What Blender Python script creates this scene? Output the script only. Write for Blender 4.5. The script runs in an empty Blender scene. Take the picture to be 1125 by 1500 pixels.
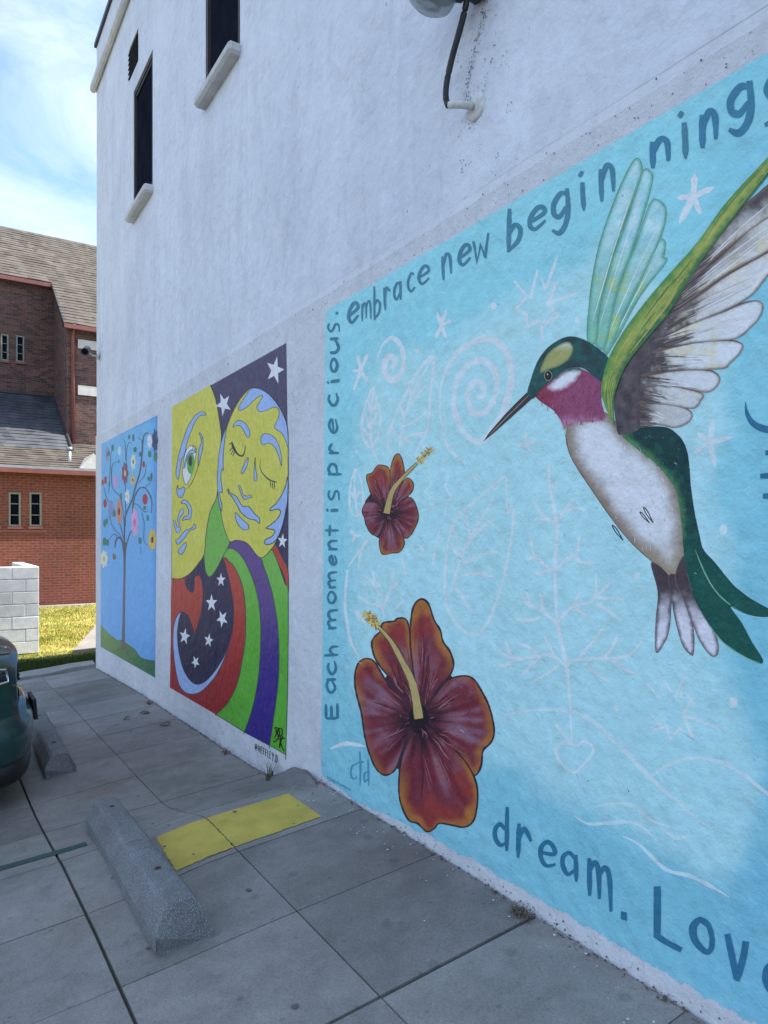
import bpy, bmesh, math, random
import numpy as np
from mathutils import Vector, noise
from mathutils.geometry import delaunay_2d_cdt
random.seed(7); rng = np.random.default_rng(7)
scn = bpy.context.scene
COL = scn.collection
R = math.radians
# ------------------------------------------------------------------ camera
FPX, HY, TH, CD, CH = 1030.0, 789.5, R(32.65), 1.96, 1.45
S_, C_ = math.sin(TH), math.cos(TH)
cam = bpy.data.cameras.new('camera'); camo = bpy.data.objects.new('camera', cam); COL.objects.link(camo)
cam.lens = 36*FPX/1500; cam.sensor_width = 36; cam.shift_y = 39.5/1500
cam.clip_start = .05; cam.clip_end = 2000
camo.location = (-CD, 0, CH); camo.rotation_euler = (R(90), 0, -TH)
scn.camera = camo
# ------------------------------------------------------------------ sky, sun, exposure
SUN = Vector((.55, -.15, .82)).normalized()
SUN_EL = math.asin(SUN.z); SUN_AZ = math.atan2(SUN.x, SUN.y)
world = bpy.data.worlds.new('World'); scn.world = world; world.use_nodes = True
wn, wl = world.node_tree.nodes, world.node_tree.links
wn.clear()
wout = wn.new('ShaderNodeOutputWorld'); wbg = wn.new('ShaderNodeBackground')
sky = wn.new('ShaderNodeTexSky'); sky.sky_type = 'NISHITA'; sky.sun_disc = False
sky.sun_elevation = SUN_EL; sky.sun_rotation = SUN_AZ; sky.air_density = 1.0; sky.dust_density = .35; sky.ozone_density = 5.0
wtc = wn.new('ShaderNodeTexCoord')
wmap = wn.new('ShaderNodeMapping'); wmap.inputs['Scale'].default_value = (1, 1, 2.2); wmap.inputs['Rotation'].default_value = (.3, .5, .9)
wn1 = wn.new('ShaderNodeTexNoise'); wn1.inputs['Scale'].default_value = 3.2; wn1.inputs['Detail'].default_value = 9; wn1.inputs['Roughness'].default_value = .6; wn1.inputs['Distortion'].default_value = .5
wramp = wn.new('ShaderNodeValToRGB'); wramp.color_ramp.elements[0].position = .34; wramp.color_ramp.elements[1].position = .66
wramp.color_ramp.elements[0].color = (.0, .0, .0, 1); wramp.color_ramp.elements[1].color = (.72, .72, .72, 1)
wmix = wn.new('ShaderNodeMix'); wmix.data_type = 'RGBA'
CLOUD = 4.3
wmix.inputs['B'].default_value = (CLOUD*.90, CLOUD*.97, CLOUD*1.08, 1)
wl.new(wtc.outputs['Generated'], wmap.inputs['Vector']); wl.new(wmap.outputs[0], wn1.inputs['Vector'])
wl.new(wn1.outputs['Fac'], wramp.inputs[0]); wl.new(wramp.outputs[0], wmix.inputs['Factor'])
wl.new(sky.outputs[0], wmix.inputs['A']); wl.new(wmix.outputs['Result'], wbg.inputs[0])
wbg.inputs[1].default_value = .11
wl.new(wbg.outputs[0], wout.inputs[0])
sun = bpy.data.lights.new('sun', 'SUN'); suno = bpy.data.objects.new('sun', sun); COL.objects.link(suno)
sun.energy = 3.4; sun.angle = R(.53); sun.color = (1, .94, .85)
suno.rotation_euler = SUN.to_track_quat('Z', 'Y').to_euler(); suno.location = (20, -5, 40)
vs = scn.view_settings; vs.view_transform = 'Standard'; vs.look = 'None'; vs.gamma = 1; vs.use_curve_mapping = False
vs.exposure = 1.72
scn.render.engine = 'CYCLES'

# ------------------------------------------------------------------ helpers: photograph survey -> places
def ray(x, y):
    k = (x-562.5)/FPX
    return S_+C_*k, C_-S_*k, (HY-y)/FPX
def W(x, y):                                   # survey point on the mural wall (plane x = 0) -> (y, z)
    r = ray(x, y); t = CD/r[0]
    return t*r[1], CH+t*r[2]
_P0 = ([3.7, 3.8, 3.95, 4.2, 4.45, 4.6, 5.2, 6.0, 6.7, 8.2, 10.7, 14], [0, -.012, -.05, -.115, -.172, -.192, -.212, -.232, -.248, -.28, -.39, -.42])
_P1 = ([2.3, 3.0, 3.35, 3.65, 3.9, 4.3, 4.7, 5.0, 5.5, 6, 7, 8.2, 10.7, 14], [0, -.026, -.05, -.072, -.09, -.140, -.183, -.212, -.240, -.255, -.270, -.30, -.39, -.42])
def zb(y, x=0.):
    u = min(1., max(0., (-.75-x)/.62)); u = u*u*(3-2*u)
    return float(np.interp(y, *_P0))*(1-u)+float(np.interp(y, *_P1))*u
def gz(x, y): return zb(y, x)+.09*max(x, -4.4)
def G(x, y):                                   # survey point on the pavement -> (x, y)
    r = ray(x, y); t = 1.0
    while t < 40:
        px, py, pz = -CD+t*r[0], t*r[1], CH+t*r[2]
        if pz <= gz(px, py): break
        t += .004
    return px, py
def lin(v):
    v /= 255.
    return v/12.92 if v <= .04045 else ((v+.055)/1.055)**2.4
WREF = [lin(v) for v in (165, 179, 200)]
def dc(r, g, b):                               # paint colour as seen in the shade next to .8 white -> base colour
    return np.array([min(.88, .8*lin(v)/w) for v, w in zip((r, g, b), WREF)])

# ------------------------------------------------------------------ helpers: objects
def tag(o, label=None, cat=None, group=None, kind=None):
    if label: o['label'] = label
    if cat: o['category'] = cat
    if group: o['group'] = group
    if kind: o['kind'] = kind
    return o
def empty(name, loc=(0, 0, 0), rz=0):
    o = bpy.data.objects.new(name, None); COL.objects.link(o); o.location = loc; o.rotation_euler = (0, 0, rz)
    o.empty_display_size = .1
    return o
def link(name, me, mat=None, parent=None):
    o = bpy.data.objects.new(name, me); COL.objects.link(o)
    if mat and not me.materials: me.materials.append(mat)
    if parent: o.parent = parent
    return o
class MB:
    def __init__(s): s.v = []; s.f = []; s.c = []; s.sm = False
    def add(s, vs, fs, cols=None):
        o = len(s.v); s.v += [tuple(v) for v in vs]; s.f += [tuple(i+o for i in f) for f in fs]
        s.c += [tuple(c) for c in cols] if cols is not None else [(1, 1, 1)]*len(vs)
    def box(s, a, b, rot=None, org=(0, 0, 0)):
        (x0, y0, z0), (x1, y1, z1) = a, b
        p = [Vector(q) for q in ((x0,y0,z0),(x1,y0,z0),(x1,y1,z0),(x0,y1,z0),(x0,y0,z1),(x1,y0,z1),(x1,y1,z1),(x0,y1,z1))]
        if rot: p = [rot @ q + Vector(org) for q in p]
        s.add(p, [(0,3,2,1),(4,5,6,7),(0,1,5,4),(1,2,6,5),(2,3,7,6),(3,0,4,7)]); return s
    def tube(s, pts, rad, n=10, cap=True):
        pts = [Vector(p) for p in pts]; rr = rad if isinstance(rad, (list, tuple)) else [rad]*len(pts)
        vs = []; up = Vector((0, 0, 1))
        for i, p in enumerate(pts):
            d = (pts[min(i+1, len(pts)-1)]-pts[max(i-1, 0)]).normalized()
            a = d.cross(up) if abs(d.z) < .95 else d.cross(Vector((1, 0, 0)))
            a.normalize(); b = d.cross(a)
            vs += [p+rr[i]*(a*math.cos(2*math.pi*k/n)+b*math.sin(2*math.pi*k/n)) for k in range(n)]
        fs = [(i*n+k, i*n+(k+1) % n, (i+1)*n+(k+1) % n, (i+1)*n+k) for i in range(len(pts)-1) for k in range(n)]
        if cap: fs += [tuple(range(n)), tuple((len(pts)-1)*n+k for k in range(n))]
        s.add(vs, fs); return s
    def lathe(s, prof, M=None, n=24):              # prof: (r, z)
        vs = []
        for r, z in prof:
            for k in range(n):
                q = Vector((r*math.cos(2*math.pi*k/n), r*math.sin(2*math.pi*k/n), z)); vs.append(M @ q if M else q)
        fs = [(i*n+k, i*n+(k+1) % n, (i+1)*n+(k+1) % n, (i+1)*n+k) for i in range(len(prof)-1) for k in range(n)]
        s.add(vs, fs); return s
    def build(s, name, mat=None, parent=None, smooth=False, bevel=0, colors=False):
        me = bpy.data.meshes.new(name); me.from_pydata([tuple(v) for v in s.v], [], s.f)
        if colors:
            at = me.color_attributes.new('Col', 'FLOAT_COLOR', 'POINT')
            arr = np.ones((len(s.v), 4), np.float32); arr[:, :3] = np.array(s.c, np.float32); at.data.foreach_set('color', arr.ravel())
        bm = bmesh.new(); bm.from_mesh(me)
        if not colors: bmesh.ops.recalc_face_normals(bm, faces=bm.faces)
        if bevel: bmesh.ops.bevel(bm, geom=bm.edges[:], offset=bevel, segments=1, affect='EDGES', profile=.5)
        bm.to_mesh(me); bm.free()
        if smooth:
            for p in me.polygons: p.use_smooth = True
        return link(name, me, mat, parent)

# ------------------------------------------------------------------ helpers: materials
def mat(name):
    m = bpy.data.materials.new(name); m.use_nodes = True
    return m, m.node_tree.nodes, m.node_tree.links, m.node_tree.nodes['Principled BSDF']
def tnoise(n, l, vec, scale, detail=4, rough=.6, dist=0):
    t = n.new('ShaderNodeTexNoise'); t.inputs['Scale'].default_value = scale; t.inputs['Detail'].default_value = detail
    t.inputs['Roughness'].default_value = rough; t.inputs['Distortion'].default_value = dist
    if vec is not None: l.new(vec, t.inputs['Vector'])
    return t.outputs['Fac']
def ramp(n, l, fac, stops):
    r = n.new('ShaderNodeValToRGB'); e = r.color_ramp.elements
    while len(e) < len(stops): e.new(.5)
    for i, (p, c) in enumerate(stops):
        e[i].position = p; e[i].color = (*c, 1) if hasattr(c, '__len__') else (c, c, c, 1)
    l.new(fac, r.inputs[0]); return r.outputs[0]
def mul(n, l, a, b, fac=1.0, mode='MULTIPLY'):
    m = n.new('ShaderNodeMix'); m.data_type = 'RGBA'; m.blend_type = mode
    if isinstance(fac, (int, float)): m.inputs['Factor'].default_value = fac
    else: l.new(fac, m.inputs['Factor'])
    for k, v in (('A', a), ('B', b)):
        if hasattr(v, 'is_linked') or hasattr(v, 'links'): l.new(v, m.inputs[k])
        else: m.inputs[k].default_value = (*v, 1)
    return m.outputs['Result']
def bump(n, l, h, strength, dist, prev=None):
    b = n.new('ShaderNodeBump'); b.inputs['Strength'].default_value = strength; b.inputs['Distance'].default_value = dist
    l.new(h, b.inputs['Height'])
    if prev is not None: l.new(prev, b.inputs['Normal'])
    return b.outputs[0]
def pos(n, l, scale=(1, 1, 1), obj=False):
    if obj: o = n.new('ShaderNodeTexCoord').outputs['Object']
    else: o = n.new('ShaderNodeNewGeometry').outputs['Position']
    m = n.new('ShaderNodeMapping'); m.inputs['Scale'].default_value = scale; l.new(o, m.inputs[0]); return m.outputs[0]
def stucco_bump(n, l, fine=1.0):
    p = pos(n, l)
    a = tnoise(n, l, p, 90, 5, .65); b = tnoise(n, l, p, 14, 4, .55); c = tnoise(n, l, p, 2.2, 3, .5)
    nb = bump(n, l, c, .7, .05); nb = bump(n, l, b, .7, .018, nb); return bump(n, l, a, .5*fine, .004, nb)
def simple(name, col, rough=.6, metal=0, var=.12, scale=8, bumps=0, spec=.5):
    m, n, l, b = mat(name); p = pos(n, l)
    f = tnoise(n, l, p, scale, 5)
    c = ramp(n, l, f, [(.3, tuple(x*(1-var) for x in col)), (.7, tuple(min(1, x*(1+var)) for x in col))])
    l.new(c, b.inputs['Base Color']); b.inputs['Roughness'].default_value = rough; b.inputs['Metallic'].default_value = metal
    b.inputs['Specular IOR Level'].default_value = spec
    if bumps: l.new(bump(n, l, tnoise(n, l, p, scale*6, 5), bumps, .004), b.inputs['Normal'])
    return m
M = {}
def wall_material(name, base, rough_bump, streak, pit=.70):
    m, n, l, b = mat(name)
    p = pos(n, l, (1, 1, .16)); q = pos(n, l)
    st = tnoise(n, l, p, 3.2, 6, .6, .4); bl = tnoise(n, l, q, .9, 4, .55); sp = tnoise(n, l, q, 26, 3, .5); sp2 = tnoise(n, l, q, 1.6, 3, .5)
    c = ramp(n, l, st, [(.3, tuple(x*(1-streak) for x in base)), (.62, base)])
    c = mul(n, l, c, ramp(n, l, bl, [(.3, (.88, .885, .90)), (.65, (1, 1, 1))]))
    tw = tnoise(n, l, pos(n, l, (1, 1.3, .7)), 4.5, 6, .62, 1.2); c = mul(n, l, c, ramp(n, l, tw, [(.40, .93), (.46, 1.), (.56, 1.), (.62, 1.04)]))
    dots = mul(n, l, ramp(n, l, sp, [(pit, 0.), (pit+.06, 1.)]), ramp(n, l, sp2, [(.50, 0.), (.64, 1.)]))
    c = mul(n, l, c, (.30, .28, .27), dots, 'MIX')
    l.new(c, b.inputs['Base Color']); b.inputs['Roughness'].default_value = .75; b.inputs['Specular IOR Level'].default_value = .3
    l.new(stucco_bump(n, l, rough_bump), b.inputs['Normal']); return m
M['wall'] = wall_material('white_stucco', (.775, .80, .86), 1.0, .10)
M['sill'] = wall_material('sill_plaster', (.66, .65, .64), 1.6, .2)
M['band'] = wall_material('rough_plaster', (.74, .75, .775), 2.2, .06, .67)
def paint_material(name, streak_scale, amount, rough=.6, grain=False):
    m, n, l, b = mat(name)
    a = n.new('ShaderNodeAttribute'); a.attribute_name = 'Col'
    q = pos(n, l); p = pos(n, l, streak_scale)
    f = tnoise(n, l, p, 16, 5, .6, .3); g = tnoise(n, l, q, 2.5, 4)
    c = mul(n, l, a.outputs['Color'], ramp(n, l, f, [(.3, 1-amount), (.7, 1+amount*.6)]))
    c = mul(n, l, c, ramp(n, l, g, [(.3, .97), (.7, 1.02)]))
    l.new(c, b.inputs['Base Color']); b.inputs['Roughness'].default_value = rough; b.inputs['Metallic'].default_value = metal
    b.inputs['Specular IOR Level'].default_value = spec
    if bumps: l.new(bump(n, l, tnoise(n, l, p, scale*6, 5), bumps, .004), b.inputs['Normal'])
    return m
M = {}
def wall_material(name, base, rough_bump, streak, pit=.70):
    m, n, l, b = mat(name)
    p = pos(n, l, (1, 1, .16)); q = pos(n, l)
    st = tnoise(n, l, p, 3.2, 6, .6, .4); bl = tnoise(n, l, q, .9, 4, .55); sp = tnoise(n, l, q, 26, 3, .5); sp2 = tnoise(n, l, q, 1.6, 3, .5)
    c = ramp(n, l, st, [(.3, tuple(x*(1-streak) for x in base)), (.62, base)])
    c = mul(n, l, c, ramp(n, l, bl, [(.3, (.88, .885, .90)), (.65, (1, 1, 1))]))
    tw = tnoise(n, l, pos(n, l, (1, 1.3, .7)), 4.5, 6, .62, 1.2); c = mul(n, l, c, ramp(n, l, tw, [(.40, .93), (.46, 1.), (.56, 1.), (.62, 1.04)]))
    dots = mul(n, l, ramp(n, l, sp, [(pit, 0.), (pit+.06, 1.)]), ramp(n, l, sp2, [(.50, 0.), (.64, 1.)]))
    c = mul(n, l, c, (.30, .28, .27), dots, 'MIX')
    l.new(c, b.inputs['Base Color']); b.inputs['Roughness'].default_value = .75; b.inputs['Specular IOR Level'].default_value = .3
    l.new(stucco_bump(n, l, rough_bump), b.inputs['Normal']); return m
M['wall'] = wall_material('white_stucco', (.775, .80, .86), 1.0, .10)
M['sill'] = wall_material('sill_plaster', (.66, .65, .64), 1.6, .2)
M['band'] = wall_material('rough_plaster', (.74, .75, .775), 2.2, .06, .67)
def paint_material(name, streak_scale, amount, rough=.6, grain=False):
    m, n, l, b = mat(name)
    a = n.new('ShaderNodeAttribute'); a.attribute_name = 'Col'
    q = pos(n, l); p = pos(n, l, streak_scale)
    f = tnoise(n, l, p, 16, 5, .6, .3); g = tnoise(n, l, q, 2.5, 4)
    c = mul(n, l, a.outputs['Color'], ramp(n, l, f, [(.3, 1-amount), (.7, 1+amount*.6)]))
    c = mul(n, l, c, ramp(n, l, g, [(.3, .97), (.7, 1.02)]))
    sp = tnoise(n, l, q, 40, 3, .5); sp2 = tnoise(n, l, q, 2.1, 2, .5)
    dots = mul(n, l, ramp(n, l, sp, [(.71, 0.), (.76, 1.)]), ramp(n, l, sp2, [(.55, 0.), (.66, 1.)]))
    c = mul(n, l, c, (.12, .13, .14), dots, 'MIX')
    l.new(c, b.inputs['Base Color']); b.inputs['Roughness'].default_value = rough; b.inputs['Specular IOR Level'].default_value = .3
    l.new(stucco_bump(n, l, .5 if grain else 1.0), b.inputs['Normal']); return m
M['paint'] = paint_material('mural_paint', (1, 1, 1.3), .085)
M['panel_paint'] = paint_material('mural_panel_paint', (6, 6, .5), .14, .5, True)
def concrete(name, base, spots=True, island=True, sc=1.0):
    m, n, l, b = mat(name); q = pos(n, l)
    a = tnoise(n, l, q, 1.3*sc, 6, .6); f = tnoise(n, l, q, 120*sc, 3, .7); mid = tnoise(n, l, q, 9*sc, 5, .6)
    c = ramp(n, l, a, [(.3, tuple(x*.78 for x in base)), (.7, tuple(x*1.12 for x in base))])
    c = mul(n, l, c, ramp(n, l, mid, [(.3, .86), (.7, 1.08)])); c = mul(n, l, c, ramp(n, l, f, [(.25, .72), (.5, 1.), (.8, 1.25)]))
    if spots:
        v = n.new('ShaderNodeTexVoronoi'); v.inputs['Scale'].default_value = 4.2; l.new(q, v.inputs['Vector'])
        vm = n.new('ShaderNodeTexVoronoi'); vm.inputs['Scale'].default_value = 11; l.new(q, vm.inputs['Vector'])
        for vv, r0 in ((v, .10), (vm, .10)):
            c = mul(n, l, c, ramp(n, l, vv.outputs['Distance'], [(r0*.7, .72), (r0*1.3, 1.)]), .8)
    if spots:
        sm = tnoise(n, l, pos(n, l, (1, 1.4, 1)), 1.5, 6, .68, .4); c = mul(n, l, c, ramp(n, l, sm, [(.36, .72), (.5, 1.)]), .65)
        bs = tnoise(n, l, q, .75, 2, .5); c = mul(n, l, c, (.90, .80, .68), ramp(n, l, bs, [(.60, 0.), (.72, .8)]))
    if island:
        oi = n.new('ShaderNodeObjectInfo'); c = mul(n, l, c, ramp(n, l, oi.outputs['Random'], [(0, .82), (1, 1.12)]))
    l.new(c, b.inputs['Base Color']); b.inputs['Roughness'].default_value = .85; b.inputs['Specular IOR Level'].default_value = .25
    nb = bump(n, l, mid, .3, .01); l.new(bump(n, l, f, .6, .003, nb), b.inputs['Normal']); return m
M['slab'] = concrete('pavement_concrete', (.262, .252, .236))
M['stop'] = concrete('cast_concrete', (.175, .18, .185), False, False, .8)
_m = M['stop']; _n, _l = _m.node_tree.nodes, _m.node_tree.links; _b = _n['Principled BSDF']; _src = _b.inputs['Base Color'].links[0].from_socket
_v = _n.new('ShaderNodeTexVoronoi'); _v.inputs['Scale'].default_value = 170; _l.new(pos(_n, _l), _v.inputs['Vector'])
_l.new(mul(_n, _l, _src, (.46, .48, .50), mul(_n, _l, ramp(_n, _l, _v.outputs['Distance'], [(.22, 1.), (.34, 0.)]), ramp(_n, _l, tnoise(_n, _l, pos(_n, _l), 7, 4), [(.3, .25), (.62, 1.)])), 'MIX'), _b.inputs['Base Color'])
M['curb'] = concrete('kerb_concrete', (.30, .29, .27), False, False)
M['path'] = concrete('path_concrete', (.27, .25, .22), False, False)
M['block'] = concrete('painted_block', (.60, .60, .585), False, True)
M['mortar'] = simple('mortar', (.62, .62, .60), .9)
M['asphalt'] = concrete('asphalt', (.055, .055, .055), False, False)
M['dirt'] = simple('dirt', (.10, .085, .06), .95, 0, .3, 5)
M['dark'] = simple('dark_metal', (.03, .03, .034), .45)
M['black'] = simple('black_plastic', (.012, .012, .013), .5)
M['frame'] = simple('window_frame_dark', (.055, .05, .05), .6, spec=.2)
M['reddish'] = simple('red_brown_trim', (.22, .075, .06), .5, 0, .15, 3)
M['stone'] = simple('pale_stone', (.55, .53, .48), .8, 0, .12, 6)
M['galv'] = simple('grey_metal', (.42, .43, .44), .4, .6)
M['oldwhite'] = simple('old_white_paint', (.62, .61, .57), .6, 0, .2, 30, .2)
M['sage'] = simple('sage_paint', (.21, .22, .175), .6)

# ================================================================== SETTING
def sheet(name, quads, m, kind='structure'):
    b = MB()
    for q in quads: b.add(q, [tuple(range(len(q)))])
    return tag(b.build(name, m), kind=kind)
sheet('ground', [[(-600, -600, -.98), (600, -600, -.98), (600, 900, -.98), (-600, 900, -.98)]], M['dirt'])
# parking lot beyond the pavement
ys = [-12, -5, 0, 3.3, 4.4, 7.5, 10.7, 14, 30]
sheet('parking_lot', [[(-26, ys[i], -.78), (-4.42, ys[i], gz(-4.42, ys[i])-.02), (-4.42, ys[i+1], gz(-4.42, ys[i+1])-.02), (-26, ys[i+1], -.78)] for i in range(len(ys)-1)], M['asphalt'])
# pavement with its slabs
pav = MB()
px_ = [-4.4, -2.5, -1.4, -1.1, -.72, 0.]; py_ = [-12, 0, 2.3]+[2.3+.2*k for k in range(1, 20)]+[7, 8.2, 10.72]
for i in range(len(px_)-1):
    for j in range(len(py_)-1):
        pav.add([(x, y, gz(x, y)-.022) for x, y in ((px_[i], py_[j]), (px_[i+1], py_[j]), (px_[i+1], py_[j+1]), (px_[i], py_[j+1]))], [(0, 1, 2, 3)])
pavement = tag(pav.build('pavement', M['dirt']), kind='structure')
xs = [-.012, -.715, -1.405, -2.12, -2.84, -3.56, -4.38]
yr = [-3.8, -3.16, -2.52, -1.88, -1.24, -.6, .04, .68, 1.32, 1.965, 2.6, 3.25, 3.985, 4.62, 5.3, 5.96, 6.65, 7.37, 8.1, 8.83, 9.55, 10.3, 10.7]
for i in range(len(xs)-1):
    for j in range(len(yr)-1):
        gy0 = .010 if abs(yr[j]-1.965) < .01 else (.0035 if yr[j] < 3 else .006); gy1 = .010 if abs(yr[j+1]-1.965) < .01 else (.0035 if yr[j+1] < 3 else .006)
        x1 = xs[i]-(0, .003, .007, .004, .004, .004)[i]; x0 = xs[i+1]+(.003, .007, .004, .004, .004, .004)[i]
        y0, y1 = yr[j]+gy0*.8, yr[j+1]-gy1*.8
        off = (random.random()-.5)*(.001 if 2 < yr[j] < 5 else .004)
        ny = 12 if 1.9 < yr[j] < 6.5 else 2; nx = 4 if ny > 2 else 1
        b = MB(); vs = []; W_ = nx+1
        for lv in (0, -.045):
            for a in range(ny+1):
                yy = y0+(y1-y0)*a/ny
                for c_ in range(W_): xx = x0+(x1-x0)*c_/nx; vs.append((xx, yy, gz(xx, yy)+off+lv))
        K = W_*(ny+1); fs = []
        for a in range(ny):
            for c_ in range(nx): q = a*W_+c_; fs.append((q, q+1, q+1+W_, q+W_))
            q = a*W_; fs.append((q, q+W_, K+q+W_, K+q)); q = a*W_+nx; fs.append((q, K+q, K+q+W_, q+W_))
        for c_ in range(nx): q = c_; fs.append((q, K+q, K+q+1, q+1)); q = ny*W_+c_; fs.append((q, q+1, K+q+1, K+q))
        b.add(vs, fs); b.build('slab', M['slab'], pavement)
def marking(name, pts, m, parent, lift=.003):          # paint laid on the pavement, following its fall
    b = MB(); p00, p10, p11, p01 = [np.array(q) for q in pts]; nx, ny = 40, 40; vs = []
    for a in range(ny+1):
        for c in range(nx+1):
            u, v = c/nx, a/ny; q = (p00*(1-u)+p10*u)*(1-v)+(p01*(1-u)+p11*u)*v; jx = .004 if c in (0, nx) or a in (0, ny) else 0; q = q+rng.uniform(-jx, jx, 2); vs.append((q[0], q[1], gz(*q)+lift))
    b.add(vs, [(a*(nx+1)+c, a*(nx+1)+c+1, (a+1)*(nx+1)+c+1, (a+1)*(nx+1)+c) for a in range(ny) for c in range(nx)])
    return b.build(name, m, parent)
def worn_paint(name, col, wear):
    m, n, l, b = mat(name); q = pos(n, l)
    f = tnoise(n, l, q, 60, 5, .7); g = tnoise(n, l, q, 6, 5, .6)
    fac = mul(n, l, ramp(n, l, f, [(.35, 0.), (.5, 1.)]), ramp(n, l, g, [(.25, 1-wear*.4), (.45, 1.)]))
    c = mul(n, l, (.24, .235, .22), mul(n, l, col, ramp(n, l, g, [(.3, .8), (.7, 1.1)])), ramp(n, l, f, [(.2, 1-wear), (.42, 1.)]), 'MIX')
    l.new(c, b.inputs['Base Color']); b.inputs['Roughness'].default_value = .8; b.inputs['Specular IOR Level'].default_value = .25
    l.new(bump(n, l, f, .5, .003), b.inputs['Normal']); return m
M['yellow'] = worn_paint('worn_yellow_paint', (.52, .41, .085), .36)
M['green'] = worn_paint('worn_green_paint', (.045, .09, .075), .3)
ya, yb_, yc, yd = G(258, 1277), G(471, 1197), G(422, 1163), G(228, 1228)
xm = -.715; tn = (xm-ya[0])/(yb_[0]-ya[0]); tf = (xm-yd[0])/(yc[0]-yd[0])
mn = (xm, ya[1]+(yb_[1]-ya[1])*tn); mf = (xm, yd[1]+(yc[1]-yd[1])*tf)
marking('yellow_marking', (ya, (mn[0]-.003, mn[1]), (mf[0]-.003, mf[1]), yd), M['yellow'], pavement)
marking('yellow_marking', ((mn[0]+.003, mn[1]), yb_, yc, (mf[0]+.003, mf[1])), M['yellow'], pavement)
ga, gb_ = G(0, 1274), G(128, 1239)
marking('green_line', ((ga[0]-1, ga[1]+.05), gb_, (gb_[0], gb_[1]+.075), (ga[0]-1, ga[1]+.13)), M['green'], pavement)
# broken kerb at the end of the pavement
b = MB(); n = 14; vs = []
for i in range(n+1):
    x = -4.2+4.2*i/n+.0; w = random.uniform(-.03, .03); z = gz(x, 10.8)
    vs += [(x, 10.72+w*.4, z-.1), (x, 10.73+w, z+.03+random.uniform(0, .02)), (x, 10.95+w, z+.06+random.uniform(0, .02)), (x, 11.02+w, z-.1)]
fs = [(4*i+k, 4*i+4+k, 4*i+5+k, 4*i+1+k) for i in range(n) for k in range(3)]
b.add(vs, fs); tag(b.build('kerb', M['curb']), kind='structure')
# lawn
def lz(x, y): return -.41+.03*max(-3, min(3, x))+.05*min(1, max(0, (y-11)/8))+.02*math.sin(x*2.1+y)+.10*max(0, 1-abs(y-11.35)/.5)*.5
def grass_mat(name):
    m, n, l, b = mat(name); q = pos(n, l)
    f = tnoise(n, l, q, 1.7, 5, .6); h = tnoise(n, l, q, 11, 3, .6)
    c = ramp(n, l, f, [(.32, (.20, .22, .045)), (.5, (.37, .34, .08)), (.68, (.50, .43, .14))])
    c = mul(n, l, c, ramp(n, l, h, [(.3, .7), (.7, 1.15)]))
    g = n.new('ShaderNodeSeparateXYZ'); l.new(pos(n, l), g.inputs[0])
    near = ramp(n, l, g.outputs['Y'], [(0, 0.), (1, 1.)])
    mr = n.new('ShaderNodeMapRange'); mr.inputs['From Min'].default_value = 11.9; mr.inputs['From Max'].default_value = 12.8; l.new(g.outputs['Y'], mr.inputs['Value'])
    c = mul(n, l, (.06, .085, .02), c, mr.outputs[0], 'MIX')  # shade of the building painted into the grass colour near the kerb
    l.new(c, b.inputs['Base Color']); b.inputs['Roughness'].default_value = .8; b.inputs['Specular IOR Level'].default_value = .2
    return m
M['grass'] = grass_mat('lawn_grass')
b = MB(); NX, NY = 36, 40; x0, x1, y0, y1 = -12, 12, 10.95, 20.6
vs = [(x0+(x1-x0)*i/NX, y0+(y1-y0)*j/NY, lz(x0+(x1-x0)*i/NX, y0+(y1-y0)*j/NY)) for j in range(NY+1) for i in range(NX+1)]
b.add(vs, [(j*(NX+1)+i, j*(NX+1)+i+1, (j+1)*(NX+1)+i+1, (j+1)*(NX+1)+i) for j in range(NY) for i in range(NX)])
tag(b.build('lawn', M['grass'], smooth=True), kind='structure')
def on_path(x, y): return 12.3 < y < 15.9 and x > -.06+(y-12.35)*.298
nb = 60000
bx = rng.uniform(-2.2, 2.6, nb); by = 10.98+(rng.uniform(0, 1, nb)**1.5)*9.3
vs = []; fs = []
for x, y in zip(bx, by):
    if on_path(x, y): continue
    z = lz(x, y); h = random.uniform(.02, .05)*(2.0 if y < 11.9 else 1); a = random.random()*6.28; w = .006 if y < 13 else .010
    dx, dy = math.cos(a)*w, math.sin(a)*w; lx, ly = random.uniform(-.03, .03), random.uniform(-.03, .03)
    i = len(vs); vs += [(x-dx, y-dy, z-.005), (x+dx, y+dy, z-.005), (x+lx, y+ly, z+h)]; fs.append((i, i+1, i+2))
b = MB(); b.v = vs; b.f = fs; b.c = [(1, 1, 1)]*len(vs)
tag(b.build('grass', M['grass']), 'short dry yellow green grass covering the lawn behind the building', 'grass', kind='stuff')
# walkway slabs beside the corner and along the church
b = MB()
pp = [(-.05, 12.35), (1.6, 12.35), (3.6, 15.9), (1.01, 15.9), (.74, 15.0)]
b.add([(x, y, lz(x, y)+.05) for x, y in pp]+[(x, y, lz(x, y)-.1) for x, y in pp], [(0, 1, 2, 3, 4)]+[(i, (i+1) % 5, (i+1) % 5+5, i+5) for i in range(5)])
tag(b.build('path', M['path']), kind='structure')
b = MB(); b.box((-12, 19.7, -.5), (12, 20.75, -.325)); tag(b.build('church_path', M['path']), kind='structure')

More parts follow.
